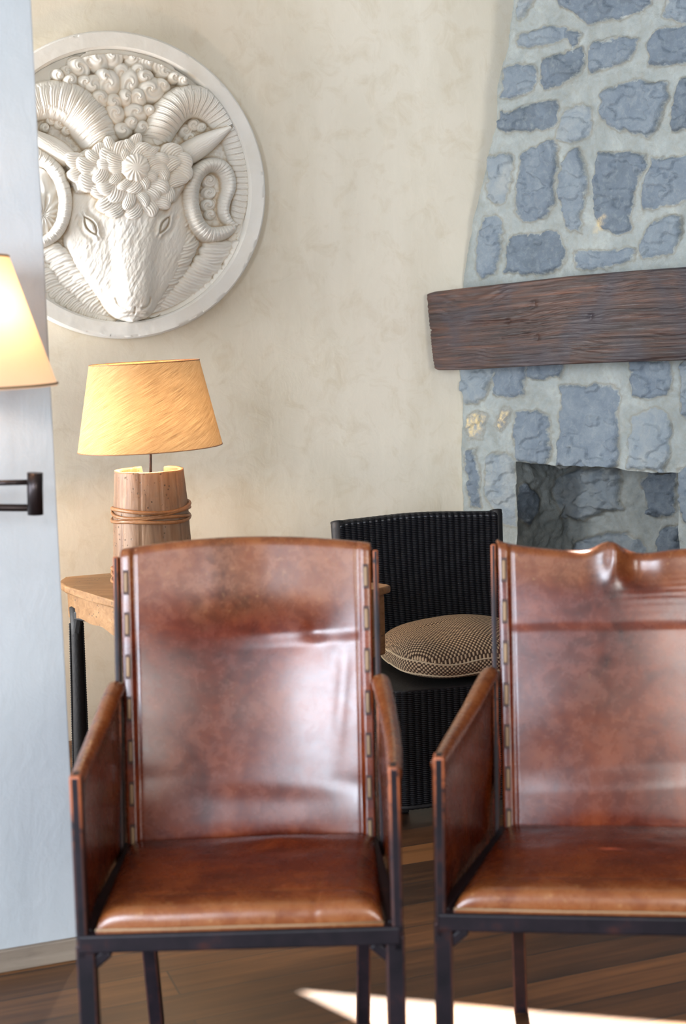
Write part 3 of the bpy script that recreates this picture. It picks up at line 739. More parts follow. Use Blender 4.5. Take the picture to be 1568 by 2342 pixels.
# front curls of the horns
tube_f([(529,512,7,.07),(524,524,12,.085),(502,535,17,.098),(474,536,20,.108),(452,516,21,.112),(440,480,21,.114),(438,440,21,.114),(450,400,20,.112),(476,378,18,.106),(502,382,17,.100),(518,404,16,.096),(521,432,15,.092),(512,462,13,.088),(510,488,12,.086),(520,508,10,.084),(534,516,5,.080)], .040, 7.6, .0040, .55, 'horn')
tube_f([(60,352,22,.1),(96,362,23,.106),(128,390,23,.112),(146,430,22,.114),(150,470,22,.114),(140,510,20,.112),(118,540,17,.108),(86,556,15,.1),(50,550,15,.09)], .040, 16, .0024, .5, 'horn_b')
dc = np.hypot((X-84)/50., (Y-468)/84.); th = np.arctan2(Y-492, X-98)
put(.082+.010*np.clip(1-dc**2, 0, 1)+.0035*np.sin(th*15)+.004*np.sin(dc*13), 'horn_b', (dc < 1))
# face
ctr = lambda y: 296+.0*y+(y-500)*.02
hw = np.interp(Y, [430,480,520,560,600,640,670,690,706,718,728,736], [134,144,146,144,130,106,84,70,60,50,36,10])
cx_ = np.interp(Y, [430,500,560,620,680,740], [296,296,292,292,294,294])
d = np.abs(X-cx_)/np.maximum(hw, 1)
facem = (d < 1) & (Y > 425) & (Y < 738)
nose = np.interp(Y, [430,500,560,620,680,700,714,725,736], [.118,.126,.134,.142,.146,.143,.132,.110,.06])
bw = np.interp(Y, [430,520,600,680,740], [70,52,40,36,34]); bx = np.interp(Y, [430,520,600,680,740], [316,312,304,298,296])
ridge = np.exp(-((X-bx)/bw)**4)
side = .062+.050*np.clip(1-d**2, 0, 1)**.6
h = side*(1-ridge)+(np.maximum(nose, side))*ridge
h = h*np.clip(1-sstep(.9, 1, d)*.2, 0, 1)
fur = .0022*fbm((X*.8+Y*.5)/5, (Y*.7-X*.5)/22, 3, 90) + .0020*fbm(X/9, Y/26, 3, 91)
put(h+fur, 'ram_face', facem)
def eye(cx, cy, w, hgt, ang, mir):
    global H
    c, s = math.cos(ang), math.sin(ang); dx = (X-cx)*c+(Y-cy)*s; dy = -(X-cx)*s+(Y-cy)*c
    lid = np.abs(dy)-hgt*np.clip(1-(dx/w)**2, 0, 1)
    near = sstep(1.75, 1.15, np.abs(dx)/w)*sstep(30, 20, np.abs(dy))
    H = np.where(near > 0, H + near*(0 - .005*np.exp(-((lid-14)/7)**2) + .007*np.exp(-((lid-4.5)/3.2)**2) - .010*np.exp(-((lid+1)/1.8)**2)*(np.abs(dx) < w*1.05)), H)
    ball = np.clip(1-(dx/w)**2-(dy/(hgt*1.1))**2, 0, 1)
    H = np.where((lid < -1.5), H+.012*ball**.7-.003, H)
eye(208, 516, 25, 10, math.radians(58), 1)
eye(378, 514, 23, 7.5, math.radians(-58), -1)
# nostrils and mouth
for sx, cx0 in ((-1, 268), (1, 324)):
    dd = np.abs(np.hypot((X-(cx0+sx*-12)), (Y-684)*1.0)-22); an = np.arctan2(Y-684, (X-(cx0-sx*12))*sx)
    H = np.where((LB == 2), H - .011*np.exp(-(dd/3.2)**2)*sstep(-.35, .1, an)*sstep(1.9, 1.4, an), H)
H = np.where(LB == 2, H - .006*np.exp(-((Y-716-.004*(X-296)**2)/3)**2)*sstep(46, 30, abs(X-296)), H)
H = np.where(LB == 2, H - .007*np.exp(-((X-296)/2.2)**2)*sstep(700, 706, Y)*sstep(722, 714, Y), H)
# jaw and neck fleece in bands of hanging locks
def band(path, r, top, base, n, a_off, sq=.62, strands=5):
    P_ = np.array(path, float); L = np.r_[0, np.cumsum(np.hypot(*np.diff(P_, axis=0).T))]
    for i in range(n):
        t = L[-1]*(i+.5)/n; x = np.interp(t, L, P_[:, 0]); y = np.interp(t, L, P_[:, 1])
        x2 = np.interp(t+3, L, P_[:, 0]); y2 = np.interp(t+3, L, P_[:, 1]); a = math.atan2(y2-y, x2-x)+a_off
        tuft(x, y, r*rnd.uniform(.9, 1.1), top+rnd.uniform(-.004, .004), base, a, 'fleece', sq, strands)
band([(556,560),(540,600),(508,645),(468,682),(424,708),(370,728)], 26, .062, .034, 17, 1.25)
band([(500,560),(480,600),(440,640),(404,672),(370,704)], 32, .076, .038, 12, 1.15)
band([(424,500),(432,560),(410,610),(380,650),(352,690),(345,716)], 30, .088, .045, 13, .9)
band([(130,600),(170,650),(210,690),(262,722)], 30, .066, .036, 11, -1.25)
band([(112,560),(150,600),(188,642),(226,680)], 30, .078, .038, 9, -1.1)
band([(100,620),(130,665),(180,702),(240,728)], 22, .056, .034, 12, -1.3)
# forelock cap: an outer, a middle and an inner ring of locks round a rosette
capc = (308, 384)
cap = [(168,360),(200,338),(250,330),(300,318),(350,326),(400,338),(428,372),(430,420),(404,462),(360,494),(312,508),(262,482),(216,446),(176,440),(160,400)]
sd = sdf(cap, X, Y)
put(.112+.022*sstep(0, -60, sd)*1.0+.004*fbm(X/10, Y/10, 3, 95) - .02*sstep(-8, 0, sd), 'fleece', sd < 0)
for rad, n, rr, top in ((128, 22, 25, .128), (98, 20, 25, .138), (68, 16, 24, .146), (42, 12, 22, .150)):
    for i in range(n):
        a = 2*PI*(i+.5*(rad % 4 == 0))/n + rnd.uniform(-.08, .08)
        rad_ = rad+rnd.uniform(-9, 9); x = capc[0]+rad_*1.06*math.cos(a); y = capc[1]+rad_*.98*math.sin(a)*(1.0 if math.sin(a) > 0 else .62)
        if sdf(cap, np.array([x]), np.array([y]))[0] < -3: tuft(x, y, rr*rnd.uniform(.9, 1.15), top+rnd.uniform(-.004, .003), top-.015, a+rnd.uniform(-.7, .9), 'fleece', rnd.uniform(.55, .85), 8)
d = np.hypot(X-capc[0], (Y-capc[1]))/34; th = np.arctan2(Y-capc[1], X-capc[0])
put(.140+.017*np.clip(1-d**2, 0, 1)**.5+.0015*np.sin(th*15+d*4+3*fbm(X/20, Y/20, 2, 33))*sstep(.2, .6, d), 'fleece', d < 1-.10*np.abs(np.sin(th*4.5)))
# rim
Hb = H.copy(); ri = MR*.888
H = np.where(RR > ri, .0, H)
rimh = .075*sstep(ri-.001, ri+.005, RR)*sstep(MR, MR-.005, RR)
rimh = rimh + .0012*fbm(GU*20, GV*20, 3, 97)
edgechip = .004*sstep(.22, .35, fbm(GU*16, GV*16, 3, 99))*sstep(MR-.016, MR, RR)
cut = RR > ri
H = np.where(cut, rimh-edgechip, np.minimum(H, Hb)); LB = np.where(cut, 1, LB)
# nothing of the carving may run through the rim wall
inr = (RR <= ri) & (RR > ri-.018); H = np.where(inr & (LB != 3) & (LB != 4) & (LB != 2), np.minimum(H, .05), H)
def blur(a, k):
    for ax in (0, 1):
        c = np.cumsum(np.concatenate([np.repeat(np.take(a, [0], ax), k+1, ax), a, np.repeat(np.take(a, [-1], ax), k, ax)], ax), ax)
        n = a.shape[ax]; a = (np.take(c, range(2*k+1, 2*k+1+n), ax)-np.take(c, range(0, n), ax))/(2*k+1)
    return a
kk = max(2, GN//110)
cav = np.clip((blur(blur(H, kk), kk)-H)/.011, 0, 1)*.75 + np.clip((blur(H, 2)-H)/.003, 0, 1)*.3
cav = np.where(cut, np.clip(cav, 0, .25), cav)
PM = MBASE + GU[..., None]*D1 + GV[..., None]*Z3 + H[..., None]*N1
quad_r = np.maximum.reduce([RR[:-1, :-1], RR[1:, 1:], RR[:-1, 1:], RR[1:, :-1]]); inside = quad_r < MR
LQ = LB[:-1, :-1]; FACE_X = X[:-1, :-1]
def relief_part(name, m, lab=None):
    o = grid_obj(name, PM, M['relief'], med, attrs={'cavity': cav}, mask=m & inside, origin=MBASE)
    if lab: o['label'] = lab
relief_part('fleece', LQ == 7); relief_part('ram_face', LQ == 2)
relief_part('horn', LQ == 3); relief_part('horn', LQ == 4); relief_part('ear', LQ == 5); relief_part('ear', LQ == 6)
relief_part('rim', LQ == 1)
# backing disc: its plain ground plus the solid thickness behind and around
mb = MB()
R1 = Matrix((V3(D1), Vector((0, 0, 1)), V3(N1))).transposed()
mb.lathe([(0, .002), (MR-.002, .002), (MR+.0005, .008), (MR+.0005, .068), (MR-.0035, .0735), (MR*.888, .0735), (MR*.888, .020), (0, .020)], (0, 0, 0), 220, R1)
od = mb.build('backing_disc', M['relief'], med)
g = grid_mesh('ground', PM, mask=(LQ == 0) & inside, origin=MBASE)
bm = bmesh.new(); bm.from_mesh(od.data); bm.from_mesh(g); bm.to_mesh(od.data); bm.free()

# ================================================================== LEATHER ARMCHAIRS
def leather_chair(name, label, loc, rz, fh, bh, var):
    R_ = thing(name, label, 'chair', loc, rz, 'leather armchairs in the foreground')
    ZS, ZR, ZP = .448, .405, .738
    I2 = [M['iron'], M['copper']]
    for sx in (-1, 1):                                             # front legs run up as arm posts
        mb = MB(); mb.bar((sx*(fh-.009), 0, ZR-.01), (sx*(fh-.011), 0, ZP), .021, .034, .005, up=(0, 1, 0), seg=3, mi=0, bmi=1)
        mb.bar((sx*(fh-.014), 0, 0), (sx*(fh-.014), 0, ZR+.02), .034, .034, .004, up=(0, 1, 0), seg=2, mi=0, bmi=1)
        mb.build('front_leg', I2, R_)
    for sx in (-1, 1):
        MB().bar((sx*(bh-.035), .425, ZR+.02), (sx*(bh-.045), .50, 0), .030, .034, .004, up=(0, 1, 0), mi=0, bmi=1).build('back_leg', I2, R_)
        mb = MB(); mb.bar((sx*(bh+.003), .425, ZR+.0), (sx*(bh+.005), .552, 1.035), .011, .036, .003, up=(0, 1, 0), mi=0, bmi=1)
        mb.build('back_post', I2, R_)
    mb = MB()
    mb.bar((-fh+.004, 0, (ZS+ZR)/2), (fh-.004, 0, (ZS+ZR)/2), .034, ZS-ZR, .004, up=(0, 1, 0), seg=2)
    for sx in (-1, 1): mb.bar((sx*(fh-.014), .0, (ZS+ZR)/2), (sx*(bh-.02), .44, (ZS+ZR)/2), .024, ZS-ZR, .004, up=(0, 0, 1))
    mb.bar((-bh, .44, (ZS+ZR)/2), (bh, .44, (ZS+ZR)/2), .024, ZS-ZR, .004, up=(0, 1, 0))
    for sx in (-1, 1): mb.bar((sx*(fh-.055), 0, ZR+.002), (sx*(fh-.020), 0, ZR-.028), .020, .020, .004, up=(0, 1, 0))
    mb.build('seat_frame', M['iron'], R_)
    mb = MB(); mb.tube([(-bh, .556, .985), (-bh*.7, .580, .985), (-bh*.3, .590, .985), (bh*.3, .590, .985), (bh*.7, .580, .985), (bh, .556, .985)], .008, 12); mb.build('top_rail', M['iron'], R_, True)
    # leather side panels with a rolled upper edge
    for sx in (-1, 1):
        nt, G, W_ = 46, [], []
        for i in range(nt+1):
            t = i/nt
            zt = np.interp(t, [0, .15, .4, .62, .82, .93, 1], [.728, .730, .735, .748, .772, .784, .765])
            xb = (fh-.010)*(1-t)+(bh+.004)*t + .010*math.sin(PI*t); y = .016+.50*t
            th = .008; rr = .0135+.0075*t; prof = []; wr = []
            for k in range(9): prof.append((xb-th+.002*math.sin(k*1.1+t*7), ZR+.005+(zt-2*rr-ZR)*k/8)); wr.append(.0+.35*(k/8)**4*(t))
            for k in range(13):
                a = PI*k/12; prof.append((xb+.002-rr*math.cos(a)*1.0, zt-rr+rr*math.sin(a))); wr.append(.55+.45*math.sin(a))
            for k in range(9): prof.append((xb+th+.004, zt-2*rr-(zt-2*rr-ZR-.005)*k/8)); wr.append(.2)
            G.append([(sx*px, y, pz) for px, pz in prof]); W_.append(wr)
        G = np.array(G); G = np.concatenate([G, G[:, :1]], 1); W_ = np.array(W_); W_ = np.concatenate([W_, W_[:, :1]], 1)
        if sx < 0: G = G[::-1]; W_ = W_[::-1]
        me = grid_mesh('arm_panel', G, attrs={'wear': W_})
        bm = bmesh.new(); bm.from_mesh(me); bmesh.ops.remove_doubles(bm, verts=bm.verts, dist=1e-6)
        bmesh.ops.holes_fill(bm, edges=[e for e in bm.edges if e.is_boundary], sides=0); bmesh.ops.recalc_face_normals(bm, faces=bm.faces)
        bm.to_mesh(me); bm.free(); link('arm_panel', me, M['leather'], R_)
    # seat cushion
    nx, ny = 120, 90
    u = np.linspace(-1, 1, nx); v = np.linspace(0, 1, ny); UU, VV = np.meshgrid(u, v)
    us = np.sign(UU)*(1-(1-np.abs(UU))**1.7); vs2 = (1-np.cos(VV*PI))/2
    wd = (fh-.034)*(1-vs2)+(bh-.014)*vs2
    ex = np.clip(1-np.abs(us)**16, 0, 1)**.5; ey = np.clip(1-np.abs(2*vs2-1)**30, 0, 1)**.5
    zc = ZS-.004 + .042*ex*ey*(1-.70*vs2) + .008*np.clip(1-us**2, 0, 1)**.8*np.sin(PI*np.clip(vs2*1.1, 0, 1))**.7 + .003*fbm(us*2.5+var*9, vs2*4, 3, 110+var)
    zc += .0035*np.exp(-((vs2-.22-.05*us**2)/.02)**2)*0 - .0022*np.exp(-((us-.52-.15*vs2)/.02)**2)*sstep(.5, .2, vs2) - .0018*np.exp(-((vs2-.17)/.012)**2)
    if var == 0: zc += .010*np.exp(-((us-.25)/.35)**2-((vs2-.86)/.10)**2)
    T_ = np.stack([us*wd, -.012+.44*vs2, zc], -1)
    wr = .95*np.exp(-(vs2/.09)**2)+.30*sstep(.55, .15, vs2)+.5*np.exp(-((1-np.abs(us))/.03)**2)*sstep(.6, 0, vs2)+.8*np.exp(-((vs2-.17)/.008)**2)*.6+.5*np.exp(-((us-.52-.15*vs2)/.012)**2)*sstep(.45, .1, vs2)
    skirt = []
    for arr, w_ in ((T_, wr),):
        a = np.concatenate([arr[0, :], arr[1:, -1], arr[-1, -2::-1], arr[-2:0:-1, 0]]); aw = np.concatenate([w_[0, :], w_[1:, -1], w_[-1, -2::-1], w_[-2:0:-1, 0]])
    bm = bmesh.new(); me = grid_mesh('seat_cushion', T_, attrs={'wear': np.clip(wr, 0, 1)}); bm.from_mesh(me)
    lay = bm.verts.layers.float['wear']
    be = [e for e in bm.edges if e.is_boundary]
    r = bmesh.ops.extrude_edge_only(bm, edges=be)
    for g in r['geom']:
        if isinstance(g, bmesh.types.BMVert): g.co.z = ZS-.004-.012; g.co.x *= .995
    bmesh.ops.holes_fill(bm, edges=[e for e in bm.edges if e.is_boundary], sides=0)
    bmesh.ops.recalc_face_normals(bm, faces=bm.faces); bm.to_mesh(me); bm.free()
    for p in me.polygons: p.use_smooth = len(p.vertices) == 4
    link('seat_cushion', me, M['leather'], R_)
    mb = MB(); zz = ZS+.003; pts = [(-fh+.034, -.0135, zz), (-fh*.4, -.0145, zz-.001), (0, -.0145, zz), (fh*.4, -.0145, zz-.001), (fh-.034, -.0135, zz)]
    mb.tube(pts, .0022, 8); mb.build('seat_piping', M['strap'], R_)
    # back sling
    nu, ns, nr = 130, 170, 26
    B0 = np.array([0, .418, .415]); B1 = np.array([0, .535, 1.030]); ax = (B1-B0); LN = np.linalg.norm(ax); ax /= LN; nf = np.array([0, -ax[2], ax[1]])
    u = np.linspace(0, 1, nu); s = np.linspace(0, 1, ns); UU, SS = np.meshgrid(u, s)
    hw0, hw1 = bh-.010, bh-.004
    c = np.sin(PI*UU)
    if var == 0:
        D = -.034*c**.9*(.55+.45*np.sin(PI*SS)) + .0040*fbm(UU*2.2, SS*3.2, 2, 120)
        D += .010*np.exp(-((SS-.86)/.10)**2)*c*1.0
        D += -.0045*sstep(.685, .74, SS-.03*(UU-.5))*sstep(.35, .6, UU) - .0035*np.exp(-((UU-.77)/.045)**2-((SS-.745)/.035)**2)
        D += .007*sstep(.34, .17, SS+.05*UU)*sstep(0, .12, SS)*c - .0022*np.exp(-((SS-.262+.05*UU)/.045)**2)
        D += .0018*np.exp(-((UU-.87-.12*(SS-.5))/.03)**2)*sstep(.2, .5, SS)*sstep(.75, .6, SS)
        zt = .022*np.sin(PI*u)**.8+.004*(u > .0)
        Wr = .9*sstep(.74, .93, SS+.06*fbm(UU*5, SS*5, 3, 7))+.35*np.exp(-((UU-.52)/.22)**2-((SS-.50)/.12)**2)
    else:
        D = .006*c**.9*(.6+.4*np.sin(PI*SS)) + .0035*fbm(UU*2.0+5, SS*3, 2, 130)
        D += -.0030*sstep(.71, .75, SS+.02*fbm(UU*3, SS*0, 2, 12)) + .006*sstep(.27, .18, SS-.03*(UU-.5)+.03*fbm(UU*3, SS*0, 2, 14))*sstep(0, .12, SS)*c
        D += .012*np.exp(-((UU-.475+.10*(1-SS))/.035)**2)*sstep(.86, .985, SS) - .010*np.exp(-((UU-.56)/.06)**2)*sstep(.84, .97, SS)
        D += .00025*np.sin((SS+.22*(UU-.7)**2)*230)*np.exp(-((UU-.72)/.25)**2-((SS-.82)/.08)**2)
        zt = -.029*np.sin(PI*u)**.6 + .022*np.exp(-((u-.45)/.06)**2) - .004*np.exp(-((u-.60)/.07)**2)
        Wr = .75*sstep(.84, .97, SS+.05*fbm(UU*5, SS*5, 3, 8))+.25*np.exp(-((UU-.4)/.22)**2-((SS-.45)/.2)**2)
    eu = np.minimum(UU, 1-UU)*2*bh
    hem = sstep(.030, .022, eu)
    D = D*(1-hem*.9) + .0035*hem - .004*np.exp(-((eu-.028)/.003)**2) - .003*np.exp(-(eu/.003)**2)
    P = B0 + (SS*LN)[..., None]*ax + D[..., None]*nf; P[..., 0] = (UU*2-1)*(hw0*(1-SS)+hw1*SS)
    P[..., 2] += sstep(.8, 1, SS)*zt[None, :]
    top = P[-1]; r0 = .017; roll = []
    for k in range(1, nr+1):
        a = k/nr*math.radians(195); ctr = top - nf*r0
        if k <= 20 or True: q = ctr + nf*r0*math.cos(a) + ax*r0*math.sin(a)*1.15
        roll.append(q)
    down = [roll[-1]-ax*.012*k for k in range(1, 5)]
    P = np.concatenate([P, np.array(roll), np.array(down)], 0)
    Wr = np.concatenate([np.clip(Wr + .35*hem*0, 0, 1), np.repeat(Wr[-1:], nr+4, 0)], 0); Wr = np.clip(Wr, 0, 1)
    me = grid_mesh('back_sling', P, attrs={'wear': Wr}); o = link('back_sling', me, M['leather'], R_); solidify(o, .005, -1)
    # leather thong lacing down both edges
    for sx in (-1, 1):
        for k in range(7):
            sk = .925-k*.1415; w = hw0*(1-sk)+hw1*sk
            ctr = B0 + sk*LN*ax + nf*.0045 + np.array([sx*(w-.0125), 0, 0])
            mb = MB(); R3 = Matrix((Vector((1, 0, 0)), V3(ax), V3(nf))).transposed()
            mb.box(ctr, (.0115, .052, .0022), R3, .001, 2); hole = mb
            bmx = MB(); bmx.box(ctr+nf*.0015, (.0075, .041, .0052), R3, .0024, 3)
            st = bmx.build('lacing', M['strap'], R_, True)
            hl = hole.build('slot', M['hole'], st)
    return R_

leather_chair('leather_armchair', 'leather armchair in front of the table with barrel lamp, seen whole, back top slightly arched',
              (-.203, 2.452, 0), math.radians(.6), .292, .270, 0)
leather_chair('leather_armchair', 'leather armchair in front of the stone fireplace, its sagging back top folded',
              (.536, 2.468, 0), math.radians(-6), .386, .268, 1)

# ================================================================== TABLE
TZ = .725; K = (EYE-TZ)/(EYE-.70)
tp = [(-.935,4.60),(-.898,4.517),(-.80,4.385),(-.686,4.231),(-.58,4.14),(-.30,4.095),(-.05,4.19),(.097,4.338),(.128,4.370),(.142,4.394),(.134,4.412),(.10,4.445),(-.05,4.50),(-.25,4.68),(-.50,4.79),(-.766,4.75),(-.93,4.69)]; tp = [(x*K, y*K) for x, y in tp]
TO = (-.40*K, 4.42*K, 0)
tbl = thing('side_table', 'honey-coloured wooden table with black legs standing behind the leather armchair', 'table', TO)
def inset(poly, k, c=(-.40*K, 4.44*K)): return [(c[0]+(x-c[0])*(1-k), c[1]+(y-c[1])*(1-k)) for x, y in poly]
MB().prism(tp, TZ-.024, TZ, .006).build('tabletop', M['table_wood'], tbl, origin=TO)
def apron():
    ip = inset(tp, .055); n = len(ip); mb = MB(); N = 16; G = []
    pts = []
    for i in range(n):
        a, b = np.array(ip[i]), np.array(ip[(i+1) % n])
        for k in range(N): pts.append(a+(b-a)*k/N)
    pts = np.array(pts); L = np.r_[0, np.cumsum(np.linalg.norm(np.diff(pts, axis=0), axis=1))]
    cen = np.array([-.40*K, 4.44*K]); inn = cen+(pts-cen)*.96
    lo = TZ-.024-.082-.006*np.sin(L*16+2.0)-.004*np.sin(L*41)
    ring = []
    for j in range(len(pts)):
        ring.append([(*pts[j], TZ-.022), (*pts[j], lo[j]), (*inn[j], lo[j]), (*inn[j], TZ-.022), (*pts[j], TZ-.022)])
    G = np.array(ring); G = np.concatenate([G, G[:1]], 0)
    me = grid_mesh('apron', G, origin=TO); bm = bmesh.new(); bm.from_mesh(me); bmesh.ops.remove_doubles(bm, verts=bm.verts, dist=1e-6)
    bmesh.ops.recalc_face_normals(bm, faces=bm.faces); bm.to_mesh(me); bm.free()
    me.polygons.foreach_set('use_smooth', [False]*len(me.polygons)); link('apron', me, M['table_wood'], tbl)
apron()
zb = float(at_y(877, 1497, 4.39*K)[2])
MB().prism([(x*K, y*K) for x, y in [(-.03,4.255),(.055,4.320),(.122,4.385),(.100,4.40),(-.03,4.36)]], zb, TZ-.024, .008).build('drawer_box', M['table_wood'], tbl, origin=TO)['label'] = 'deeper box under the right end'
for (x, y, dx, dy) in [(-.868, 4.53, -.012, .01), (-.50, 4.22, 0, -.03), (-.02, 4.33, .0, -.02), (-.46, 4.70, 0, .03)]:
    mb = MB(); zt_ = TZ-.10; x *= K; y *= K
    mb.tube([(x, y, zt_+.03), (x, y, zt_-.06), (x+dx*.4, y+dy*.4, .34), (x+dx, y+dy, .012), (x+dx, y+dy, 0)], [.021, .020, .022, .027, .024], 14)
    for k in range(70):
        z = .02+(zt_-.04)*k/70; f = 1-z/zt_
        for sgn in (-1, 1):
            pass
    for q in range(2):                                             # beaded edges down the leg
        pts = []; rad = []
        for k in range(150):
            z = zt_-.02-(zt_-.04)*k/149; f = 1-z/zt_; rr = .020+.006*f
            pts.append((x+dx*f+(-1, 1)[q]*rr, y+dy*f-.006, z)); rad.append(.0022+.0020*(k % 2))
        mb.tube(pts, rad, 6)
    lg = mb.build('leg', M['black_wood'], tbl, True, origin=TO)
    br = MB().bar((x-.01, y, zt_+.006), (x+.075, y-.060, zt_+.006), .026, .028, .004).bar((x+.002,y,zt_-.05),(x+.012,y-.006,zt_),.02,.04,.004)
    br.build('bracket', M['black_wood'], lg, origin=TO)

# ================================================================== BARREL LAMP
LY = 4.47*K
lb = at_y(352, 1300, LY); lx = float(lb[0])-.002
lamp = thing('table_lamp', 'table lamp with slanted gold woven shade on a rustic barrel-stave base', 'lamp', (lx, LY, TZ))
bt = at_y(348, 1073, LY)[2]-TZ; wt = (at_y(426, 1073, LY)[0]-at_y(270, 1073, LY)[0])/2; wb = (at_y(441, 1240, LY)[0]-at_y(267, 1240, LY)[0])/2
def barrel():
    NS = 11; N = NS*14; rows = 60; G = []
    z = np.linspace(0, 1, rows); a = np.linspace(0, 2*PI, N, endpoint=False)
    ZZ, AA = np.meshgrid(z, a, indexing='ij')
    rr = np.interp(ZZ, [0, .35, .7, 1], [wb*1.06, wb*1.02, (wb+wt)/2*1.02, wt])
    ph = (AA/(2*PI)*NS) % 1; gro = np.exp(-(np.minimum(ph, 1-ph)/.035)**2)
    rr = rr*(1-.006*(1-4*(ph-.5)**2)*-1) - .0022*gro + .0012*fbm(AA*3, ZZ*4, 3, 150) - .002*np.exp(-((ZZ-.80-.01*np.sin(AA*5))/.006)**2)
    st = np.floor(AA/(2*PI)*NS).astype(int); hh = np.array([0, .001, -.001, 0, -.001, .0, -.001, 0, -.001, .0, -.001])[st % NS]
    # staves on the far side are broken off lower, leaving two notches
    far = ((AA > math.radians(70)) & (AA < math.radians(112))); hh = np.where(far, -.020, hh)
    H_ = bt*ZZ + hh*sstep(.9, 1, ZZ)
    out = np.stack([rr*np.cos(AA), rr*np.sin(AA), H_], -1); t = .012
    inn = np.stack([(rr-t)*np.cos(AA), (rr-t)*np.sin(AA), H_], -1)
    G = np.concatenate([out, inn[::-1], out[:1]], 0); G = np.concatenate([G, G[:, :1]], 1)
    me = grid_mesh('barrel_base', G); bm = bmesh.new(); bm.from_mesh(me); bmesh.ops.remove_doubles(bm, verts=bm.verts, dist=1e-6)
    bmesh.ops.recalc_face_normals(bm, faces=bm.faces); bm.to_mesh(me); bm.free(); return link('barrel_base', me, M['barrel'], lamp)
bar_o = barrel()
zc_ = float(at_y(352, 1172, LY)[2])-TZ
for base_z in (zc_, .045):
    for (off, amp, ph, rad) in ((.018, .006, .3, .0058), (.006, .006, 2.2, .0050), (-.008, .007, 4.0, .0050), (-.016, .006, 5.6, .0058)):
        pts = []
        for k in range(96):
            a = 2*PI*k/96; rr = np.interp(base_z/bt, [0, .35, .7, 1], [wb*1.06, wb*1.02, (wb+wt)/2*1.02, wt])+.004+.0015*math.sin(3*a+ph)
            pts.append((rr*math.cos(a), rr*math.sin(a), base_z+off+amp*math.sin(2*a+ph)+.004*math.sin(a+1)))
        MB().tube(pts, rad, 8, closed=True).build('cane_binding', M['cane'], lamp, True)
TL = Matrix.Rotation(-.030, 3, 'Y')
sb = at_y(344, 1024, LY); stp = at_y(332, 829, LY); rb = (at_y(508.5, 1015, LY)[0]-at_y(180, 1030, LY)[0])/2; rt = (at_y(458, 822, LY)[0]-at_y(207, 833, LY)[0])/2
sh0 = np.array([float(sb[0])-lx, 0, float(sb[2])-TZ]); shh = float(stp[2]-sb[2]); 
mb = MB(); mb.tube([(.002, 0, .02), (.000, 0, bt*.7), tuple(sh0+np.array([0, 0, -.0])), tuple(sh0+np.array([-.002, 0, shh*.45]))], .0042, 10)
for k in range(3):
    a = 2*PI*k/3+.4; e = TL @ Vector((rt*.985*math.cos(a), rt*.985*math.sin(a), shh*.93))
    mb.tube([tuple(sh0+np.array([-.002, 0, shh*.62])), tuple(sh0+np.array(e))], .0022, 6)
mb.tube([tuple(sh0+np.array([-.002, 0, shh*.01])), tuple(sh0+np.array([-.002, 0, shh*.16]))], .011, 12)
mb.lathe([(0, .012), (.05, .012), (wb*.9, .010), (wb*.9, .002), (0, .002)], (0, 0, 0), 32)
mb.build('stem', M['bronze'], lamp)
def shade(name, mat, parent, c, r0, r1, h, tilt, nz=24, na=120):
    a = np.linspace(0, 2*PI, na+1); v = np.linspace(0, 1, nz); VV, AA = np.meshgrid(v, a, indexing='ij')
    r = r0+(r1-r0)*VV; P = np.stack([r*np.cos(AA), r*np.sin(AA), VV*h], -1)
    P = P @ np.array(tilt).T + np.asarray(c)
    o = grid_obj(name, P, mat, parent, uv=np.stack([AA/(2*PI)*6.2, VV*1.25], -1))
    return o
shade('lamp_shade', M['shade_raffia'], lamp, sh0, rb, rt, shh, TL)
for (rr, z) in ((rb, 0), (rt, shh)):
    pts = [tuple(np.array(TL @ Vector((rr*math.cos(2*PI*k/80), rr*math.sin(2*PI*k/80), z)))+sh0) for k in range(80)]
    MB().tube(pts, .0016, 6, closed=True).build('shade_hem', M['cane'], lamp, True)
bulbc = sh0+np.array([-.002, 0, shh*.16])
MB().lathe([(0, 0), (.010, .004), (.012, .015), (.024, .040), (.027, .055), (.020, .075), (0, .083)], bulbc, 24).build('bulb', M['bulb'], lamp, True)
def point(loc, e, col, r=.04, nm='lamp_light'):
    l = bpy.data.lights.new(nm, 'POINT'); l.energy = e; l.color = col; l.shadow_soft_size = r
    o = bpy.data.objects.new(nm, l); COL.objects.link(o); o.location = V3(loc); return o
point((lx+bulbc[0]-.02, LY-.015, TZ+bulbc[2]+.03), E_LAMP, (1, .67, .40), .03)

# ================================================================== SWING-ARM LAMP ON THE PARTITION
SY = 2.98
jt = at_y(80, 1081, SY); jb = at_y(81, 1177, SY)
brx = at_y(128, 884, SY); trx = at_y(20, 583, SY)
scx = float(at_y(-82, 885, SY)[0]); srb = float(brx[0])-scx; srt = float(trx[0])-scx; sz0 = float(brx[2]); sz1 = float(trx[2])
yw = float(A[1]) + (scx-.35-float(A[0]))*math.tan(YAW)
sco = thing('swing_arm_lamp', 'dark bronze swing-arm wall lamp with glowing cream conical shade, on the pale left wall', 'lamp', (scx, SY, sz0))
SO = (scx, SY, sz0)
MB().tube([(jb[0], SY, jb[2]), (jb[0]*.5+jt[0]*.5, SY, (jt[2]+jb[2])/2+.012), ((jt[0]), SY, jt[2])], .0165, 28).build('joint', M['bronze'], sco, origin=SO)
ua = at_y(60, 1103, SY); la = at_y(60, 1162, SY)
MB().tube([(jt[0]-.004, SY, ua[2]), (scx, SY, ua[2]-.0), ], .0058, 14).build('upper_arm', M['bronze'], sco, origin=SO)
wallx = scx-.32; wally = float(A[1])+(wallx-float(A[0]))*math.tan(YAW)
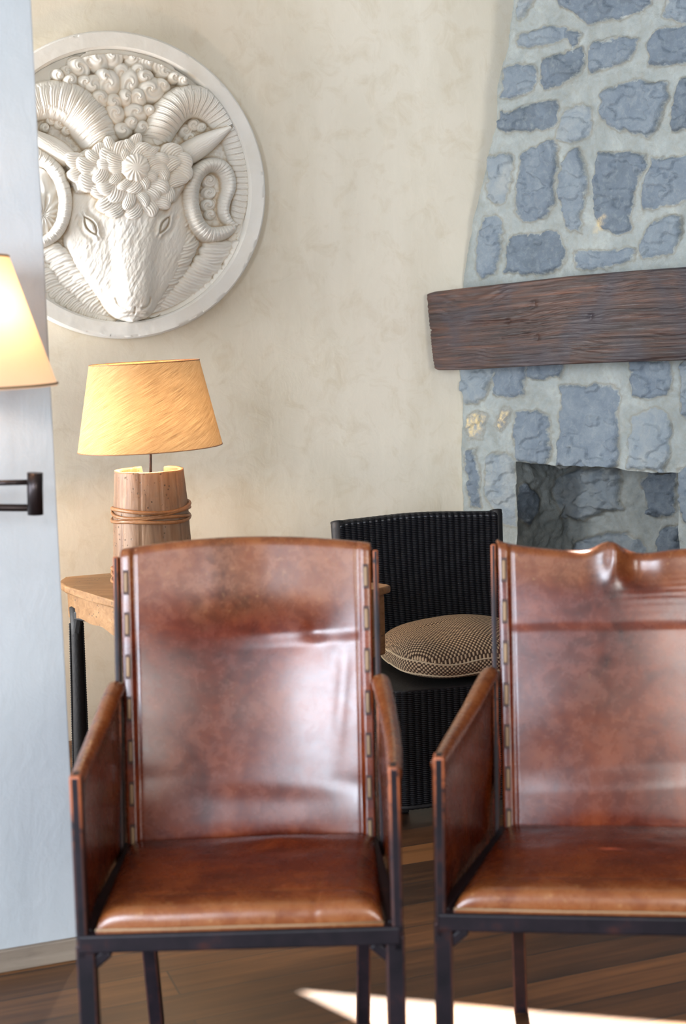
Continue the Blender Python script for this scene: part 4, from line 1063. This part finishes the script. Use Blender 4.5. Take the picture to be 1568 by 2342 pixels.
MB().tube([(jb[0]-.004, SY, la[2]), (wallx, wally-.03*1.0, la[2]-.004)], .0078, 14).build('lower_arm', M['bronze'], sco, origin=SO)
mb = MB(); Rp = Matrix((V3(D1), Vector((0, 0, 1)), V3(N1))).transposed()
mb.lathe([(0, 0), (.055, 0), (.055, .008), (.045, .014), (.012, .018), (.012, .03), (0, .03)], (wallx, wally, la[2]-.004), 36, Rp)
mb.build('wall_plate', M['bronze'], sco, origin=SO)
mb = MB(); mb.tube([(scx, SY, ua[2]-.012), (scx, SY, sz0+.10)], .007, 12); mb.tube([(scx, SY, sz0+.06), (scx, SY, sz0+.12)], .015, 14)
for k in range(3):
    a = 2*PI*k/3; mb.tube([(scx, SY, sz1-.03), (scx+srt*.98*math.cos(a), SY+srt*.98*math.sin(a), sz1-.012)], .002, 6)
mb.tube([(scx, SY, sz0+.1), (scx, SY, sz1-.03)], .0025, 6)
mb.build('shade_holder', M['bronze'], sco, origin=SO)
TS = Matrix.Rotation(-.012, 3, 'Y')
shade('lamp_shade', M['shade_cream'], sco, (0, 0, 0), srb, srt, sz1-sz0, TS)
for (rr, z, w) in ((srb+.0005, .004, .0042), (srt+.0005, sz1-sz0-.003, .0042)):
    pts = [tuple(TS @ Vector((rr*math.cos(2*PI*k/80), rr*math.sin(2*PI*k/80), z))) for k in range(80)]
    MB().tube(pts, w*.55, 8, closed=True).build('shade_trim', M['trim'], sco, True)
MB().lathe([(0, 0), (.010, .004), (.012, .015), (.026, .045), (.029, .062), (.02, .082), (0, .09)], (0, 0, .115), 24).build('bulb', M['bulb'], sco, True)
point((scx+.055, SY-.05, sz0+.15), E_SCONCE, (1, .66, .40), .03, 'wall_lamp_light')

# ================================================================== BLACK WICKER CHAIR
WZ = math.radians(15); wl = at_y(771, 1192, 4.80); wr_ = at_y(1133, 1180, 4.95)
WW = float(np.linalg.norm((wr_-wl)[:2])); WB = WW/2
wc = ((wl+wr_)/2)
wo = np.array([wc[0]+.08*math.sin(WZ)*1.0, wc[1]-.08*math.cos(WZ), 0])     # middle of the back at seat level
wch = thing('wicker_chair', 'black woven wicker chair standing in the corner beside the fireplace', 'chair', (float(wo[0]), float(wo[1]), 0), WZ)
WH = float(wl[2]+wr_[2])/2
def wick(name, P, u, v, parent):
    o = grid_obj(name, P, M['wicker'], parent, uv=np.stack([u, v], -1)); return o
def ribs(u, n=26, a=.0045): return a*np.abs(np.sin(PI*u*n))**.7
def wicker_back():
    nu, nv = 26*12, 80; zt = np.linspace(0, 1, nv); uu = np.linspace(0, 1, nu+1)
    V_, U_ = np.meshgrid(zt, uu, indexing='ij')
    top = WH - .004*np.cos(2*PI*U_*1.0) - .006*np.exp(-(U_/.03)**2)
    z = .42+(top-.42)*V_; yb = .08*V_+.015*np.sin(PI*V_); bow = .022*(2*U_-1)**2
    x = (U_*2-1)*WB; x = x*(1-.03*(1-V_))
    f = np.stack([x, yb-bow-ribs(U_), z], -1)
    # wrap over the top and down the rear
    tt = []; uvu = [U_]; uvv = [z]
    r = .020
    for k in range(1, 11):
        a = PI*k/10; q = f[-1].copy(); q[:, 1] = q[:, 1]+r-r*math.cos(a); q[:, 2] = q[:, 2]+r*.8*math.sin(a); tt.append(q)
    back = f[::-1].copy(); back[..., 1] += 2*r+2*ribs(U_[::-1])
    G = np.concatenate([f, np.array(tt), back], 0)
    ua_ = np.concatenate([U_, np.repeat(U_[:1], 10, 0), U_], 0); vv = np.concatenate([z, np.repeat(z[-1:], 10, 0)+np.linspace(0, .06, 10)[:, None], z[::-1]], 0)
    wick('backrest', G, ua_, vv, wch)
    # bound side edges
    for s in (0, -1):
        e = f[:, s]; pts = [tuple(p+np.array([0, r, 0])) for p in e]+[tuple(tt[5][s])]
        mb = MB(); ptsd = []; rad = []
        for i in range(160):
            t = i/159*(len(pts)-1); k = int(min(t, len(pts)-2)); w = t-k
            ptsd.append(tuple(np.array(pts[k])*(1-w)+np.array(pts[k+1])*w)); rad.append(.022+.0012*(i % 2))
        mb.tube(ptsd, rad, 10); mb.build('edge_binding', M['black_wood'], wch, True)
wicker_back()
SD = .51; SZ = .395; zb0 = .03
def wicker_seat():
    fw = WB-.005; per = [(-fw, .03), (-fw, -SD+.05)]
    for k in range(9):
        a = PI+PI/2*k/8; per.append((-fw+.05+.05*math.cos(a), -SD+.05+.05*math.sin(a)))
    for k in range(9):
        a = -PI/2+PI/2*k/8; per.append((fw-.05+.05*math.cos(a), -SD+.05+.05*math.sin(a)))
    per += [(fw, .03)]
    per = np.array(per); L = np.r_[0, np.cumsum(np.linalg.norm(np.diff(per, axis=0), axis=1))]; LT = L[-1]
    s = np.linspace(0, LT, 900); X_ = np.interp(s, L, per[:, 0]); Y_ = np.interp(s, L, per[:, 1])
    tx = np.gradient(X_, s); ty = np.gradient(Y_, s); nx_, ny_ = ty, -tx
    z = np.linspace(zb0, SZ, 50); ZZ, S2 = np.meshgrid(z, s, indexing='ij')
    rb_ = ribs(S2/.021, 1, .0045); fl_ = .012*(1-(ZZ-zb0)/(SZ-zb0))
    X2 = np.interp(S2, s, X_)+np.interp(S2, s, nx_)*(rb_+fl_); Y2 = np.interp(S2, s, Y_)+np.interp(S2, s, ny_)*(rb_+fl_)
    P = np.stack([X2, Y2, ZZ], -1)
    o = wick('seat_base', P, S2/.021/26, ZZ, wch); solidify(o, .008, -1)
    mb = MB(); c = [(float(x), float(y)) for x, y in per]; mb.prism(c, SZ-.02, SZ+.004, .006); mb.build('seat', M['black_wood'], wch)
    mb = MB(); pts = [(float(np.interp(q, s, X_)+np.interp(q, s, nx_)*.014), float(np.interp(q, s, Y_)+np.interp(q, s, ny_)*.014), zb0+.004) for q in np.linspace(0, LT, 200)]
    mb.tube(pts, [.007+.0016*(k % 2) for k in range(200)], 8); mb.build('base_braid', M['black_wood'], wch, True)
    for x in (-1, 1):
        for y in (-SD+.05, .0): MB().box((x*(fw-.04), y, .03), (.035, .035, .06), None, .005).build('leg', M['black_wood'], wch)
wicker_seat()
# cushion on the wicker seat
CW, CD = .245, .215
def cushion():
    cl = Matrix.Rotation(WZ, 3, 'Z') @ Vector((.024, -.285, 0)); co = np.array([wo[0]+cl.x, wo[1]+cl.y, SZ+.006])
    cu = thing('seat_cushion', 'plump brown and beige checked cushion lying on the black wicker chair', 'cushion', tuple(co), WZ)
    n = 70; t = np.linspace(-1, 1, n); A_, B_ = np.meshgrid(t, t)
    sq = lambda a, b: a*(1-.05*b*b-.13*b**6)
    X_, Y_ = sq(A_, B_)*CW, sq(B_, A_)*CD
    cr = np.clip(1-np.abs(A_)**2.6, 0, 1)**.55*np.clip(1-np.abs(B_)**2.6, 0, 1)**.55
    wob = .004*fbm(A_*2.2, B_*2.2, 3, 170)
    Zt = .070+.085*cr+wob+.010*A_*0; Zb = .030-.030*cr
    bul = lambda k: 1+.05*k
    meshes = [grid_mesh('t', np.stack([X_, Y_, Zt], -1), uv=np.stack([X_+.012*B_, Y_*1.05], -1)), grid_mesh('b', np.stack([X_, Y_, Zb], -1)[::-1], uv=np.stack([X_, Y_], -1)[::-1])]
    ed = [(i, 0) for i in range(n)]+[(n-1, j) for j in range(1, n)]+[(i, n-1) for i in range(n-2, -1, -1)]+[(0, j) for j in range(n-2, -1, -1)]
    ex = np.array([X_[j, i] for i, j in ed]); ey = np.array([Y_[j, i] for i, j in ed]); zt_ = np.array([Zt[j, i] for i, j in ed])
    L = np.r_[0, np.cumsum(np.hypot(np.diff(ex), np.diff(ey)))]
    # where the soft cushion slumps, its two cords wander
    wv = .006*np.sin(L*13+1)+.004*np.sin(L*29); rows = 9; G = []; UV = []
    for k in range(rows):
        f = k/(rows-1); b = 1+.035*math.sin(PI*f); z = .030+(zt_-.030)*f+wv*np.sin(PI*f)*0
        G.append(np.stack([ex*b, ey*b, z], -1)); UV.append(np.stack([L, np.full_like(L, f*.042)], -1))
    meshes.append(grid_mesh('s', np.array(G), uv=np.array(UV)))
    bm = bmesh.new()
    for m in meshes: bm.from_mesh(m)
    bmesh.ops.remove_doubles(bm, verts=bm.verts, dist=1e-5); bmesh.ops.recalc_face_normals(bm, faces=bm.faces)
    for v in bm.verts:                                             # slump
        v.co.z += .006*math.sin(v.co.x*26+1.2)*max(0, min(1, (v.co.z)/.05))*(1 if v.co.y < 0 else .3)
    me = bpy.data.meshes.new('cushion_cover'); bm.to_mesh(me); bm.free(); me.polygons.foreach_set('use_smooth', [True]*len(me.polygons))
    link('cushion_cover', me, M['check'], cu)
    for z0 in (.030, .068):
        pts = [(float(x)*1.004, float(y)*1.004, z0+.006*math.sin(float(x)*26+1.2)*min(1, z0/.05)*(1 if y < 0 else .3)) for x, y in zip(ex, ey)][:-1]
        MB().tube(pts, .0028, 8, closed=True).build('piping', M['piping'], cu, True)
cushion()

# ================================================================== LIGHT AND CAMERA
w = bpy.data.worlds.new('sky'); sc.world = w; w.use_nodes = True
bg = w.node_tree.nodes['Background']; bg.inputs[0].default_value = (.62, .78, 1, 1); bg.inputs[1].default_value = 1.2
s = bpy.data.lights.new('sun', 'SUN'); s.energy = E_SUN; s.angle = .0093; s.color = (1, .93, .82)
so = bpy.data.objects.new('sun', s); COL.objects.link(so); so.rotation_euler = Vector((0, -1, -math.tan(math.radians(60)))).to_track_quat('-Z', 'Y').to_euler()

cd = bpy.data.cameras.new('camera'); cam = bpy.data.objects.new('camera', cd); COL.objects.link(cam)
cd.sensor_fit = 'HORIZONTAL'; cd.sensor_width = 24; cd.lens = F/1568*24; cd.clip_start = .05; cd.clip_end = 60
cam.matrix_world = Matrix(((RT[0], UP[0], -FWD[0], 0), (RT[1], UP[1], -FWD[1], 0), (RT[2], UP[2], -FWD[2], EYE), (0, 0, 0, 1)))
cd.dof.use_dof = True; cd.dof.focus_distance = 4.75; cd.dof.aperture_fstop = 3.2
sc.camera = cam
sc.view_settings.view_transform = 'Standard'; sc.view_settings.look = 'None'; sc.view_settings.gamma = 1
sc.view_settings.use_curve_mapping = False; sc.view_settings.exposure = EXPO
cy = sc.cycles; cy.max_bounces = 8; cy.diffuse_bounces = 4; cy.glossy_bounces = 4; cy.transmission_bounces = 6; cy.sample_clamp_indirect = 6
cy.use_denoising = True; cy.caustics_reflective = False; cy.caustics_refractive = False
